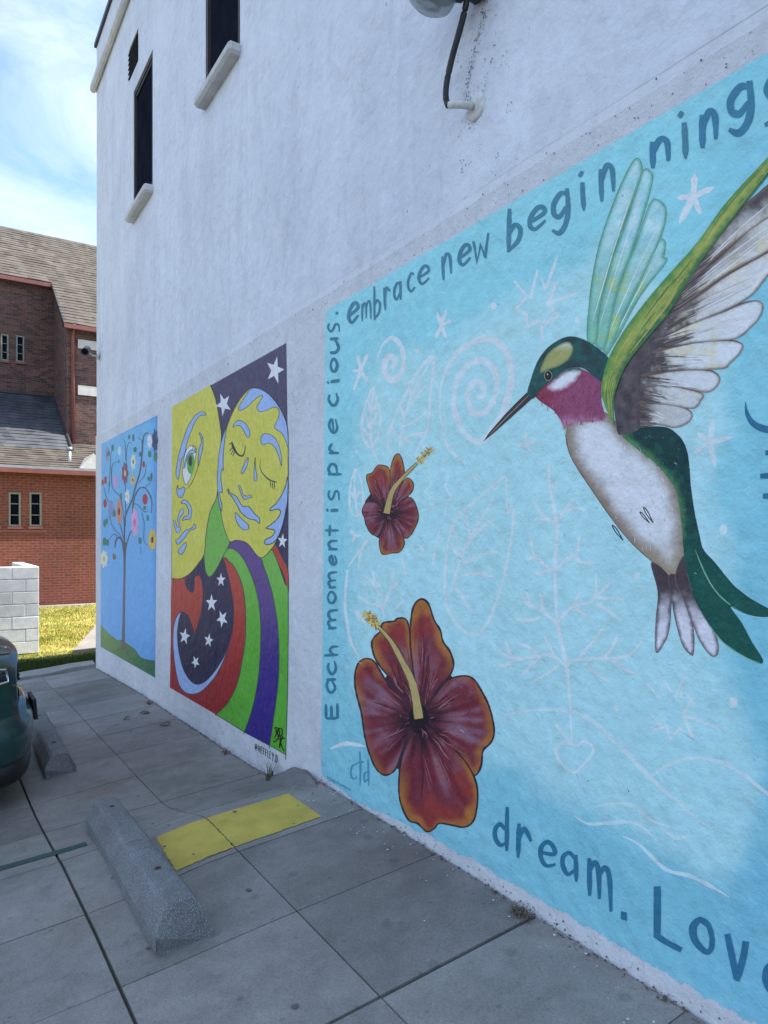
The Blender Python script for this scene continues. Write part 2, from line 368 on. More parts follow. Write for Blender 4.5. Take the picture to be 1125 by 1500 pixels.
# ================================================================== WHITE BUILDING
bld = tag(empty('white_building', (0, 2.3, 0)), 'tall white stucco building whose long side wall carries the murals', 'building')
YB0, YB1, ZT, DEP = -7.0, 10.72, 8.5, 9.0
def rel(o): o.location = (0, -2.3, 0); return o
wins = [(7.655, 8.51, 5.24, 6.68), (5.115, 5.925, 5.24, 6.68), (2.2, 3.0, 5.24, 6.68), (-.8, 0.0, 5.24, 6.68)]
vent = (8.285, 8.755, 6.92, 7.30)
holes = wins+[vent]
def facade(z0, z1, x):
    yc = sorted({YB0, YB1}|{h[0] for h in holes}|{h[1] for h in holes}); zc = sorted({z0, z1}|{h[2] for h in holes}|{h[3] for h in holes}); b = MB()
    for i in range(len(yc)-1):
        for j in range(len(zc)-1):
            ym, zm = (yc[i]+yc[i+1])/2, (zc[j]+zc[j+1])/2
            if any(h[0] < ym < h[1] and h[2] < zm < h[3] for h in holes): continue
            b.add([(x, yc[i], zc[j]), (x, yc[i+1], zc[j]), (x, yc[i+1], zc[j+1]), (x, yc[i], zc[j+1])], [(0, 3, 2, 1)])
    for h in holes:
        p = [(h[0], h[2]), (h[1], h[2]), (h[1], h[3]), (h[0], h[3])]
        for k in range(4):
            (ya, za), (yb, zb_) = p[k], p[(k+1) % 4]
            b.add([(x, ya, za), (x, yb, zb_), (x+.16, yb, zb_), (x+.16, ya, za)], [(0, 1, 2, 3)])
    return b
b = facade(2.95, ZT, .012)
b.add([(.012, YB1, -1), (DEP, YB1, -1), (DEP, YB1, ZT), (.012, YB1, ZT)], [(0, 1, 2, 3)])
b.add([(.012, YB0, -1), (DEP, YB0, -1), (DEP, YB0, ZT), (.012, YB0, ZT)], [(3, 2, 1, 0)])
b.add([(DEP, YB0, -1), (DEP, YB1, -1), (DEP, YB1, ZT), (DEP, YB0, ZT)], [(0, 1, 2, 3)])
rel(b.build('upper_wall', M['wall'], bld))
b = MB()                                               # lower wall, a trowelled chamfer above it
ysn = np.linspace(YB0, YB1, 60); vs = []
for y in ysn:
    w = .004*noise.noise(Vector((y*1.3, 0, 0)))
    vs += [(0, y, -1), (0, y, 2.90+w), (.014, y, 2.955+w)]
b.add(vs, [(3*i+k, 3*i+3+k, 3*i+4+k, 3*i+1+k) for i in range(59) for k in range(2)])
b.add([(0, YB1+.002, -1), (.3, YB1+.002, -1), (.3, YB1+.002, 2.95), (0, YB1+.002, 2.93)], [(0, 1, 2, 3)])
rel(b.build('lower_wall', M['band'], bld))
b = MB(); b.box((.02, YB0+.02, ZT-.45), (DEP-.02, YB1-.02, ZT-.4)); rel(b.build('roof', M['asphalt'], bld))
b = MB()
b.box((-.07, YB0-.07, 7.86), (.011, YB1+.07, 7.98)); b.box((.011, YB1+.001, 7.86), (DEP, YB1+.07, 7.98))
rel(b.build('string_course', M['band'], bld, bevel=.025))
b = MB(); b.box((-.02, YB0-.02, ZT+.001), (.3, YB1+.02, ZT+.06)); b.box((.3, YB1-.28, ZT+.001), (DEP, YB1+.02, ZT+.06)); rel(b.build('parapet_cap', M['dark'], bld))
gm, n, l, pb = mat('dark_glass'); q = pos(n, l, (1, 1, .4))
l.new(ramp(n, l, tnoise(n, l, q, 5, 3), [(.3, (.006, .007, .014)), (.7, (.012, .014, .026))]), pb.inputs['Base Color']); pb.inputs['Roughness'].default_value = .3; pb.inputs['Specular IOR Level'].default_value = .03
M['glass'] = gm
M['screen'] = simple('window_screen', (.014, .016, .026), 1.0, 0, .25, 4, spec=0.)
for (a, c, z0, z1) in wins:
    wb = MB(); t = .05
    wb.box((.016, a+.001, z0+.001), (.10, a+t, z1-.001)); wb.box((.016, c-t, z0+.001), (.10, c-.001, z1-.001))
    wb.box((.018, a+t, z1-t), (.10, c-t, z1-.001)); wb.box((.018, a+t, z0+.001), (.10, c-t, z0+t)); wb.box((.028, a+t, z0+t), (.04, a+t+.035, z1-t)); wb.box((.028, a+t+.035, z1-t-.035), (.04, c-t, z1-t))
    wf = rel(wb.build('window', M['frame'], bld))
    g = MB(); g.box((.045, a+t-.005, z0+t-.005), (.055, c-t+.005, z1-t+.005)); g.build('pane', M['screen'], wf)
    s = MB(); s.box((-.085, a-.02, z0-.10), (.06, c+.03, z0-.008)); s.build('sill', M['sill'], wf, bevel=.022)
vb = MB(); a, c, z0, z1 = vent; vb.box((.10, a+.002, z0+.002), (.15, c-.002, z1-.002)); vo = rel(vb.build('vent', M['black'], bld))
for k in range(6):
    s = MB(); zz = z0+.03+k*(z1-z0-.04)/6; s.add([(.0, a+.01, zz), (.09, a+.01, zz+.05), (.09, c-.01, zz+.05), (.0, c-.01, zz), (.0, a+.01, zz-.008), (.09, a+.01, zz+.042), (.09, c-.01, zz+.042), (.0, c-.01, zz-.008)], [(0, 1, 2, 3), (4, 7, 6, 5), (0, 3, 7, 4), (1, 5, 6, 2), (0, 4, 5, 1), (3, 2, 6, 7)])
    s.build('slat', M['frame'], vo)

# ================================================================== MURAL PAINTING TOOLS
def cr(pts, closed=True, sub=5):                 # Catmull-Rom through traced points
    P = [np.array(p, float) for p in pts]; n = len(P); out = []
    for i in range(n if closed else n-1):
        p0, p1, p2, p3 = (P[(i-1) % n], P[i], P[(i+1) % n], P[(i+2) % n]) if closed else (P[max(i-1, 0)], P[i], P[i+1], P[min(i+2, n-1)])
        for k in range(sub):
            t = k/sub
            out.append(.5*((2*p1)+(-p0+p2)*t+(2*p0-5*p1+4*p2-p3)*t*t+(-p0+3*p1-3*p2+p3)*t**3))
    if not closed: out.append(P[-1])
    return np.array(out)
def crop(x0, y0, s):
    return lambda *pts: [(x0+p[0]/s, y0+p[1]/s) for p in pts]
def inside(P, poly):
    x, y = P[:, 0], P[:, 1]; r = np.zeros(len(P), bool); n = len(poly)
    for i in range(n):
        x1, y1 = poly[i]; x2, y2 = poly[(i+1) % n]
        c = ((y1 > y) != (y2 > y)) & (x < (x2-x1)*(y-y1)/(y2-y1+1e-12)+x1); r ^= c
    return r
def edist(P, poly, closed=True):
    d = np.full(len(P), 1e9); n = len(poly)
    for i in range(n if closed else n-1):
        a = poly[i]; b = poly[(i+1) % n]; ab = b-a; L = ab@ab+1e-12
        t = np.clip(((P-a)@ab)/L, 0, 1); d = np.minimum(d, np.hypot(*(P-a-t[:, None]*ab).T))
    return d
def nz(P, s, seed=0): return np.array([noise.fractal(Vector((p[0]*s+seed, p[1]*s, seed*.7)), 1.0, 2.0, 4) for p in P])
def mixc(a, b, t): t = np.clip(t, 0, 1)[:, None]; return np.asarray(a)*(1-t)+np.asarray(b)*t
def sstep(a, b, x): t = np.clip((x-a)/(b-a), 0, 1); return t*t*(3-2*t)
def flat(c): return lambda P, d: np.tile(np.asarray(c), (len(P), 1))
XB = -.0008
class Paint(MB):
    """paint film on the wall: filled shapes and brush strokes in thin layers"""
    def __init__(s, layer): super().__init__(); s.layer = layer; s.k = 0; Paint.n = (getattr(Paint, 'n', 0)+1) % 20; s.gid = Paint.n
    def _x(s): s.k += 1; return XB-s.layer*.00022-s.k*.000015-s.gid*.000006
    def fill(s, poly, fn, grid=None, smooth=True, sub=5):
        poly = cr(poly, True, sub) if smooth else np.array(poly, float)
        pts = list(map(tuple, poly)); n = len(pts)
        if grid:
            lo, hi = poly.min(0), poly.max(0)
            gx, gy = np.meshgrid(np.arange(lo[0], hi[0], grid), np.arange(lo[1], hi[1], grid)); gp = np.stack([gx.ravel(), gy.ravel()], 1)
            gp = gp+rng.uniform(-.25, .25, gp.shape)*grid
            gp = gp[inside(gp, poly)]
            if len(gp): gp = gp[edist(gp, poly) > grid*.45]
            pts += list(map(tuple, gp))
        ov, oe, of, *_ = delaunay_2d_cdt([Vector(p) for p in pts], [(i, (i+1) % n) for i in range(n)], [], 1, 1e-5)
        P = np.array([tuple(v) for v in ov]); d = edist(P, poly) if grid else np.zeros(len(P))
        x = s._x(); vs = [(x, *W(*p)) for p in P]
        s.add(vs, [tuple(f) for f in of], fn(P, d)); return s
    def stroke(s, pts, w, col, closed=False, smooth=True, taper=(1, 1), sub=6, wob=.12):
        p = cr(pts, closed, sub) if smooth and len(pts) > 2 else np.array(pts, float)
        if len(p) == 2: p = np.array([p[0]+(p[1]-p[0])*t for t in np.linspace(0, 1, 5)])
        if closed: p = np.vstack([p, p[:1]])
        n = len(p); x = s._x(); vs = []; cs = []
        tg = np.gradient(p, axis=0); tg /= (np.hypot(*tg.T)[:, None]+1e-9); nm = np.stack([-tg[:, 1], tg[:, 0]], 1)
        t = np.linspace(0, 1, n)
        ww = np.array(np.interp(t, np.linspace(0, 1, len(w)), w) if hasattr(w, '__len__') else np.full(n, float(w)))
        ww = ww*np.interp(t, [0, .25, .75, 1], [taper[0], 1, 1, taper[1]])*(1+wob*np.array([noise.noise(Vector((q[0]*.13, q[1]*.13, 3.))) for q in p]))
        col = np.asarray(col)
        for i in range(n):
            for sgn in (-.5, .5):
                vs.append((x-.000012*i/n, *W(*(p[i]+nm[i]*ww[i]*sgn)))); cs.append(col*(1+.02*math.sin(i*.7+s.k)))
        s.add(vs, [(2*i, 2*i+1, 2*i+3, 2*i+2) for i in range(n-1)], cs); return s
    def dot(s, c, rx, ry=None, col=(1, 1, 1), n=14):
        ry = ry or rx; x = s._x()
        vs = [(x, *W(c[0]+rx*math.cos(2*math.pi*k/n), c[1]+ry*math.sin(2*math.pi*k/n))) for k in range(n)]
        s.add(vs, [tuple(range(n))], [col]*n); return s
    def done(s, name, parent, m='paint', label=None):
        o = s.build(name, M[m], parent, colors=True)
        if label: o['label'] = label
        return o
def paint_root(name, label, y, z, cat='mural'):
    return tag(empty(name, (0, 0, 0)), label, cat)
INK = dc(45, 52, 62)

# ---------------------------------------------------------------- mural of the two faces
A = crop(240, 490, 5.625); B = crop(240, 660, 5.625); C = crop(240, 830, 5.625); Dd = crop(240, 960, 5.625)
faces = paint_root('mural', 'painted panel of two green yellow faces with stars and rainbow bands', 5, 0)
navy = lambda P, d: mixc(dc(62, 62, 92), dc(24, 24, 62), sstep(560, 1000, P[:, 1]))
YG, PW = dc(170, 176, 76), dc(122, 152, 232)
yel = lambda P, d: mixc(dc(166, 172, 90), dc(158, 165, 74), .5+.5*nz(P, .03))
grn = lambda P, d: mixc(dc(92, 150, 76), dc(70, 142, 50), sstep(800, 950, P[:, 1]))
red = lambda P, d: mixc(dc(140, 58, 56), dc(118, 28, 36), sstep(830, 1000, P[:, 1]))
pur = lambda P, d: mixc(dc(76, 62, 122), dc(40, 30, 116), sstep(820, 1010, P[:, 1]))
def shape(p, pts, fn, grid=None, ow=1.0, smooth=True):
    p.fill(pts, fn, grid, smooth); p.stroke(pts, ow, INK, True, smooth, wob=.3); return p
quad = A((68, 598), (1010, 70))+B((1028, 400))+C((1026, 700))+Dd((1005, 820), (50, 265))+C((60, 500))+B((66, 500))
p = Paint(0); p.fill(quad, navy, 12, False); p.done('night_background', faces, 'panel_paint')
p = Paint(1); shape(p, B((885, 815), (920, 775), (975, 880), (1024, 985))+C((1026, 220), (995, 90))+B((945, 930)), red); p.done('red_band', faces, 'panel_paint')
p = Paint(1.4); shape(p, B((795, 882), (885, 815), (945, 940), (1000, 1100))+C((1026, 230))+Dd((1022, 200), (1006, 812), (1005, 817), (1005, 817), (1000, 815), (880, 747), (872, 743), (872, 743), (920, 410), (945, 200))+C((950, 700), (935, 450), (890, 200), (825, 0)), grn, 12); p.done('green_band', faces, 'panel_paint')
pin = B((520, 812), (580, 815), (640, 870))+C((690, 0), (750, 150), (790, 350), (800, 600))+Dd((780, 180), (730, 440), (665, 632))
p = Paint(2); shape(p, B((520, 805), (545, 748), (600, 735), (680, 760), (795, 882))+C((825, 0), (890, 200), (935, 450), (950, 700))+Dd((945, 200), (920, 420), (872, 743), (872, 743), (860, 737), (680, 641), (665, 632))+pin[::-1], pur, 12); p.done('purple_band', faces, 'panel_paint')
gin = B((490, 880), (540, 915))+C((580, 0), (640, 130), (670, 300), (675, 560), (650, 760))+Dd((600, 250), (520, 400), (430, 487))
p = Paint(2.4); shape(p, pin+Dd((665, 632), (655, 626), (440, 493), (430, 487))+gin[::-1], grn, 12); p.done('green_band', faces, 'panel_paint')
p = Paint(2.8); p.fill(gin+Dd((430, 487), (420, 481), (240, 376), (58, 270), (51, 266), (51, 266), (51, 260))+C((58, 600), (68, 100), (160, 100), (300, 20)), red, 12); p.stroke(gin, 1.2, INK); p.done('red_band', faces, 'panel_paint')
p = Paint(3.2); p.fill(C((150, 372), (200, 400), (235, 480), (255, 545), (280, 470), (310, 350), (322, 220), (310, 110), (285, 75), (255, 100), (255, 170), (235, 215), (190, 180), (175, 105), (220, 70), (300, -20), (345, -60), (420, -60), (485, -80), (530, 60), (560, 200), (580, 350), (570, 520), (530, 680), (490, 775), (430, 860), (350, 950), (280, 975), (220, 945), (160, 845), (125, 700), (112, 560), (125, 440)), navy, 12); p.done('night_swirl', faces, 'panel_paint')
p = Paint(3.6); shape(p, C((145, 372), (100, 430), (78, 550), (85, 750), (120, 950), (170, 1030), (240, 1050), (320, 1020), (420, 910), (490, 780), (530, 680), (490, 755), (430, 850), (350, 940), (280, 970), (220, 940), (160, 840), (125, 700), (112, 560), (125, 440)), flat(PW)); p.done('crescent_moon', faces, 'panel_paint')
p = Paint(4); shape(p, B((445, 370), (385, 500), (350, 680), (333, 850), (345, 990), (375, 1040), (420, 1000), (480, 890), (545, 748), (500, 640), (470, 500)), grn, 12); p.done('leaf', faces, 'panel_paint')
# left face
p = Paint(4.5); p.fill(A((68, 598), (385, 415)), flat(YG)) if False else None
lf = cr(A((385, 415), (430, 540), (462, 720), (475, 860), (450, 1100))+B((440, 370), (385, 500), (350, 680), (335, 850), (290, 925), (220, 1010), (140, 1055), (68, 1052)), False)
p.fill(list(map(tuple, lf))+A((68, 800), (68, 598)), yel, 9, False); p.stroke(list(map(tuple, lf)), 1.1, INK, smooth=False)
def feat(q, pts, col=PW, ow=.9): q.fill(pts, flat(col)); q.stroke(pts, ow, INK, True, wob=.3)
feat(p, A((350, 665), (320, 635), (270, 660), (210, 740), (160, 870), (125, 990), (105, 1100))+B((103, 200), (118, 238), (130, 190), (150, 70))+A((168, 1000), (200, 870), (250, 740), (300, 670)))
feat(p, B((165, 80), (155, 190), (185, 280), (230, 200), (262, 60), (262, -20), (220, -40), (185, 0)), dc(185, 200, 222), .8)
p.dot(B((222, 100))[0], 33/5.6, 95/5.6, dc(78, 140, 76)); p.dot(B((220, 85))[0], 16/5.6, 45/5.6, INK)
feat(p, A((165, 1100), (185, 1010), (225, 952), (268, 972), (215, 985), (190, 1030), (175, 1090)))
for a, c in (((240, 955), (243, 905)), ((255, 955), (262, 915)), ((262, 972), (277, 935))): p.stroke(A(a, c), .9, INK, taper=(1, .3))
p.stroke(B((290, 100), (265, 190), (230, 270), (185, 322)), 1.0, INK, taper=(.4, .4))
feat(p, A((292, 808), (322, 850), (322, 930), (300, 1030), (285, 1085), (290, 960), (312, 880)))
feat(p, B((115, 285), (125, 320), (165, 300), (175, 330), (150, 385), (120, 375), (108, 335)))
feat(p, B((145, 435), (165, 405), (205, 430), (232, 490), (220, 560), (180, 568), (155, 575), (170, 545), (200, 535), (205, 490), (180, 440)))
feat(p, B((130, 510), (150, 478), (165, 490), (160, 520), (140, 545), (130, 590), (140, 640), (125, 680), (100, 660), (80, 580), (95, 580), (110, 625), (126, 630), (115, 570)), ow=.7)
feat(p, B((100, 735), (125, 725), (170, 665), (235, 635), (250, 605), (265, 620), (255, 645), (215, 660), (165, 730), (120, 772), (105, 760)))
feat(p, B((185, 755), (185, 790), (155, 850), (125, 845), (125, 820), (160, 775)))
p.done('face', faces, 'panel_paint', 'green yellow face with an open green eye')
# right face
p = Paint(5.2)
rf = A((715, 445), (640, 520), (570, 640), (520, 770), (480, 920), (455, 1080))+B((445, 230), (450, 370), (470, 500), (500, 640), (545, 748), (600, 738), (690, 765), (795, 882), (885, 815), (955, 690), (1000, 520), (1024, 330))+A((1026, 930), (1022, 790), (1000, 690), (945, 590), (880, 502), (820, 460), (760, 440))
shape(p, rf, yel, 9)
feat(p, A((715, 455), (660, 530), (620, 600), (630, 628), (690, 595), (760, 530), (815, 500), (795, 550), (768, 600), (790, 635), (850, 625), (910, 598), (950, 620), (945, 690), (915, 755), (925, 780), (970, 810), (1005, 870), (1026, 925), (1022, 790), (1000, 695), (948, 592), (880, 506), (820, 462), (760, 442)))
feat(p, A((570, 765), (590, 725), (630, 708), (680, 740), (710, 800), (705, 840), (685, 845), (665, 800), (630, 755), (595, 750)))
feat(p, A((805, 850), (830, 818), (890, 830), (940, 890), (968, 990), (972, 1085), (945, 990), (905, 915), (860, 895), (820, 910), (803, 885)))
p.stroke(A((562, 885), (575, 930), (610, 985), (650, 1000), (668, 960), (675, 910)), [1.5, 4, 2.5, 2.4, 1.4, .6], INK)
for a, c in (((560, 890), (538, 908)), ((568, 930), (545, 960)), ((575, 950), (553, 992)), ((585, 965), (570, 1003))): p.stroke(A(a, c), 1.3, INK, taper=(1, .3))
p.stroke(B((800, 70), (795, 140), (820, 190), (870, 240), (932, 262)), [.6, 1.2, 1.4, 2, 1.6], INK)
for a, c in (((880, 258), (886, 308)), ((897, 262), (900, 318)), ((912, 262), (916, 322))): p.stroke(B(a, c), 1.2, INK, taper=(1, .3))
feat(p, B((695, 55), (690, 120), (655, 187), (640, 180), (665, 110)))
feat(p, B((755, 55), (757, 140), (771, 220), (765, 247), (748, 245), (745, 180)))
feat(p, B((618, 290), (635, 300), (655, 360), (690, 375), (715, 362), (722, 385), (695, 390), (670, 405), (650, 380), (630, 330)))
feat(p, B((530, 315), (550, 350), (600, 380), (650, 458), (700, 460), (750, 520), (790, 560), (790, 602), (760, 575), (700, 560), (640, 510), (600, 440), (560, 375), (535, 350)), ow=1.2)
feat(p, B((595, 510), (640, 560), (695, 610), (700, 640), (680, 655), (640, 640), (605, 590), (590, 540)))
feat(p, A((515, 775), (480, 870), (455, 1000), (448, 1110))+B((443, 230), (450, 370), (462, 450), (476, 500), (481, 460), (466, 385), (462, 340), (485, 345), (478, 280), (472, 220), (478, 155), (492, 162), (490, 80))+A((495, 950), (505, 860)))
feat(p, B((1024, 215), (1000, 310), (940, 420), (880, 480), (885, 495), (940, 482), (965, 505), (940, 560), (885, 610), (845, 640), (900, 650), (918, 670), (890, 710), (840, 735), (832, 765), (860, 775), (910, 755), (950, 700), (985, 600), (1010, 480), (1024, 380)), ow=1.3)
p.done('face', faces, 'panel_paint', 'green yellow face with closed eyes and blue hair')
def star5(p, c, h, col, w=.62, rot=0.):
    pts = []
    for k in range(10):
        r = (.5 if k % 2 == 0 else .2)*h; a = rot-math.pi/2+k*math.pi/5; pts.append((c[0]+r*math.cos(a)*w*1.1, c[1]+r*math.sin(a)*1.05))
    p.fill(pts, flat(col), smooth=False)
for F, c, h, r in ((A, (918, 295), 225, .25), (A, (495, 575), 190, 3.3), (B, (980, 745), 125, .1), (C, (473, 110), 115, 0), (C, (395, 300), 145, 0), (C, (483, 430), 145, 3.3), (C, (173, 575), 135, .2), (C, (372, 608), 115, .2), (C, (263, 785), 105, 3.3)):
    p = Paint(6); star5(p, F(c)[0], h/5.625, dc(196, 210, 230), .62, r); p.done('star', faces, 'panel_paint')
p = Paint(7)
for s in (((910, 600), (945, 600), (955, 650), (930, 700), (905, 715)), ((925, 605), (930, 640), (915, 680)), ((950, 600), (975, 610), (975, 655), (945, 665), (940, 620), (955, 600)), ((965, 660), (960, 720), (955, 760)), ((985, 665), (965, 720), (995, 790)), ((945, 690), (1000, 680))): p.stroke(Dd(*s), 1.7, dc(18, 24, 20))
p.done('signature', faces, 'panel_paint')
GL = {
 'a': [[(.85, .85), (.5, 1), (.12, .7), (.1, .3), (.4, .02), (.85, .4)], [(.88, 1.05), (.92, -.12)]],
 'b': [[(.05, 1.85), (.08, -.05)], [(.1, .75), (.5, 1.), (.92, .7), (.8, .25), (.1, .02)]],
 'c': [[(.85, .88), (.5, 1), (.12, .65), (.15, .25), (.5, 0), (.97, .18)]],
 'd': [[(.85, .8), (.45, 1), (.1, .7), (.12, .25), (.5, 0), (.9, .2)], [(.97, 1.9), (.94, -.2)]],
 'e': [[(.14, .46), (.9, .62), (.82, .92), (.5, 1.), (.15, .7), (.1, .3), (.4, 0), (.97, .22)]],
 'g': [[(.85, .92), (.5, .95), (.1, .55), (.15, .15), (.5, .05), (.88, .4)], [(.93, 1.12), (1., .3), (.85, -.3), (.45, -.62), (.02, -.45)]],
 'h': [[(.0, 1.7), (.08, 0)], [(.08, .55), (.5, 1), (.85, .75), (.92, 0)]],
 'i': [[(.5, 1), (.5, 0)], [(.42, 1.32), (.52, 1.5)]],
 'm': [[(.03, 1.05), (.05, 0)], [(.05, .7), (.25, 1), (.42, .85), (.47, .05)], [(.47, .7), (.7, 1), (.9, .8), (.97, -.15)]],
 'n': [[(.03, 1.05), (.05, 0)], [(.06, .62), (.45, 1.02), (.85, .8), (.92, .05)]],
 'o': [[(.5, 1), (.1, .75), (.08, .3), (.5, 0), (.92, .3), (.9, .75), (.5, 1)]],
 'p': [[(.05, 1.1), (.05, -.45)], [(.08, .8), (.5, 1.02), (.92, .7), (.75, .2), (.1, .08)]],
 'r': [[(.05, 1.05), (.06, 0)], [(.07, .55), (.42, .98), (.95, .72)]],
 's': [[(.95, .95), (.5, 1.05), (.12, .8), (.4, .55), (.85, .35), (.75, .05), (.1, .0)]],
 't': [[(.5, 1.15), (.5, 0)], [(.0, .78), (1, .74)]],
 'u': [[(.08, 1), (.1, .35), (.4, 0), (.88, .4)], [(.9, 1), (.94, 0)]],
 'v': [[(.02, 1), (.5, 0)], [(.5, 0), (.98, 1)]], 'w': [[(.0, 1), (.25, 0), (.5, .75), (.78, .05), (1, 1.1)]],
 'L': [[(.05, 1), (.05, 0)], [(.03, .02), (1, .0)]], 'E': [[(.05, 1), (.06, 0)], [(.05, .98), (.9, 1.0)], [(.06, .52), (.8, .55)], [(.05, .02), (.95, .04)]],
 'H': [[(.05, 1), (.05, 0)], [(.9, 1), (.92, 0)], [(.05, .5), (.9, .5)]], 'F': [[(.05, 1), (.05, 0)], [(.05, .98), (.9, 1)], [(.05, .52), (.75, .52)]],
 'Y': [[(.02, 1), (.5, .5)], [(.98, 1), (.3, -.1)]], 'D': [[(.08, 1), (.08, 0)], [(.05, 1), (.7, .85), (.92, .5), (.65, .1), (.05, 0)]],
 '@': [[(.65, .6), (.45, .65), (.35, .4), (.5, .3), (.65, .45), (.68, .3), (.9, .4), (.9, .8), (.5, 1), (.1, .75), (.1, .25), (.5, 0), (.85, .1)]], '.': [[(.45, .02), (.52, .16)]],
}
def letter(ch, o, ux, uy, w, col, parent, layer, mname='paint', tp=(.75, .55)):
    p = Paint(layer)
    for st in GL[ch]:
        pts = [(o[0]+a*ux[0]+b_*uy[0], o[1]+a*ux[1]+b_*uy[1]) for a, b_ in st]
        ww = w*1.25 if ch == '.' else w
        p.stroke(pts, ww, col, smooth=len(pts) > 2 and ch not in 'wL', taper=tp, sub=7)
    return p.done('letter', parent, mname)
o0 = np.array(Dd((752, 778))[0]); o1 = np.array(Dd((945, 893))[0]); txt = '@HEFFLEY.D'; wid = [1.15, 1, .85, .8, .8, .75, .85, .95, .4, 1]
tot = sum(wid); cx = 0
for ch, wd in zip(txt, wid):
    oo = o0+(o1-o0)*cx/tot; ux = (o1-o0)*wd/tot*.64
    letter(ch, oo, ux, (0, -9.5-2.5*cx/tot), 1.0, dc(38, 42, 62), faces, 1, 'panel_paint', (1, .9)); cx += wd

# ---------------------------------------------------------------- mural of the flowering tree
E_ = crop(140, 600, 7.5); F_ = crop(140, 800, 7.5)
tree = paint_root('mural', 'painted panel of a slender tree with many flowers on blue', 9, 0)
p = Paint(0)
skyc = lambda P, d: mixc(mixc(dc(98, 156, 222), dc(84, 140, 208), sstep(640, 960, P[:, 1])), dc(66, 126, 200), sstep(222, 230, P[:, 0]))
p.fill(E_((66, 375), (680, 62))+F_((655, 1447), (55, 1105)), skyc, 8, False); p.done('sky_background', tree, 'panel_paint')
p = Paint(1); p.fill(cr(F_((58, 860), (110, 920), (180, 985), (240, 1030), (280, 1030), (330, 1060), (430, 1130), (480, 1200), (520, 1230), (600, 1250), (653, 1258)), False).tolist()+F_((655, 1445), (56, 1103)), lambda P, d: mixc(dc(84, 120, 82), dc(38, 88, 66), sstep(150, 228, P[:, 0])), 6, False); p.done('grass_hill', tree, 'panel_paint')
BR = dc(72, 84, 104)
p = Paint(2)
p.fill(F_((295, -30), (345, -30), (335, 80), (330, 300), (326, 700), (325, 1040), (345, 1115), (315, 1125), (280, 1135), (290, 1000), (300, 600), (308, 250), (305, 100)), lambda P, d: mixc(dc(76, 84, 100), dc(92, 88, 84), sstep(930, 950, P[:, 1])))
for a, c in (((290, 1110), (200, 1165)), ((300, 1120), (230, 1180)), ((330, 1110), (400, 1260)), ((325, 1120), (350, 1190))): p.stroke(F_(a, c), 1.0, dc(70, 84, 74), taper=(1, .2))
for w, s in ((2.2, ((318, 1510), (320, 1260), (335, 1150), (400, 1000), (440, 850), (490, 680), (510, 500), (518, 380), (530, 300), (560, 255), (592, 278))),
             (1.6, ((335, 1510), (375, 1370), (405, 1300), (412, 1050), (430, 960))), (1.9, ((410, 1080), (430, 960), (480, 870), (540, 860), (590, 920), (620, 1010), (612, 1140))),
             (1.2, ((415, 1040), (460, 1040), (505, 1090), (545, 1125), (572, 1108))), (1.0, ((510, 1130), (535, 1250), (530, 1400), (545, 1470), (600, 1490))),
             (1.2, ((322, 1330), (300, 1100), (270, 960), (220, 905), (185, 850), (175, 700), (190, 600), (240, 575))), (1.2, ((330, 1280), (330, 1000), (330, 800))),
             (1.2, ((315, 1450), (285, 1310), (262, 1240))), (1.1, ((310, 1470), (270, 1380), (220, 1330), (180, 1260), (150, 1160))), (1.2, ((300, 1440), (260, 1400), (200, 1370), (150, 1430))),
             (2.6, ((312, 1530), (290, 1440), (255, 1405), (225, 1440), (213, 1520))), (1., ((150, 1020), (115, 950), (95, 850))), (.9, ((145, 920), (155, 760), (165, 600), (170, 500), (185, 420))),
             (.9, ((338, 620), (345, 430), (375, 360), (402, 385))), (.9, ((332, 560), (325, 370), (300, 322))), (.9, ((470, 310), (505, 340), (516, 420))), (1., ((480, 800), (540, 720), (558, 600))), (1.1, ((545, 855), (600, 800), (622, 690))), (.8, ((495, 1510), (500, 1560), (490, 1590)))):
    p.stroke(E_(*s), w, BR, taper=(1, .6))
p.done('tree_trunk', tree, 'panel_paint')
def blossom(c, rx, ry, col, ctr=None, n=7, amp=.14, name='flower', F=E_):
    p = Paint(3+random.random()*.6); c = F(c)[0]; rx /= 7.5; ry /= 7.5
    pts = [(c[0]+rx*(1+amp*math.cos(n*a))*math.cos(a), c[1]+ry*(1+amp*math.cos(n*a))*math.sin(a)) for a in np.linspace(0, 2*math.pi, 6*n, endpoint=False)]
    p.fill(pts, lambda P, d: mixc(np.asarray(col)*.8, np.asarray(col)*1.1, .5+.5*nz(P, .35, c[0])), 2, False)
    if ctr is not None: p.dot(c, rx*.32, ry*.32, ctr)
    p.done(name, tree, 'panel_paint')
for c, rx, ry, col, ct in (((325, 700), 34, 115, dc(112, 82, 104), dc(170, 160, 165)), ((415, 575), 26, 82, dc(186, 188, 190), dc(120, 90, 70)), ((410, 770), 22, 62, dc(178, 160, 96), dc(90, 70, 60)), ((350, 955), 24, 77, dc(190, 194, 206), dc(165, 150, 120)), ((260, 1120), 29, 138, dc(184, 122, 112), dc(60, 50, 50)), ((430, 1240), 38, 150, dc(176, 142, 196), dc(150, 100, 140)), ((222, 790), 25, 70, dc(160, 138, 196), None), ((170, 1090), 28, 92, dc(112, 130, 184), None), ((655, 340), 32, 120, dc(58, 74, 116), dc(40, 50, 90)), ((595, 350), 26, 78, dc(196, 210, 232), dc(160, 175, 200)), ((265, 455), 16, 50, dc(194, 210, 234), None), ((130, 490), 20, 80, dc(126, 126, 172), dc(96, 90, 130)), ((625, 1430), 42, 115, dc(184, 156, 84), dc(60, 52, 50))):
    blossom(c, rx, ry, col, ct)
blossom((95, 140), 38, 92, dc(186, 194, 184), dc(150, 150, 110), F=F_)
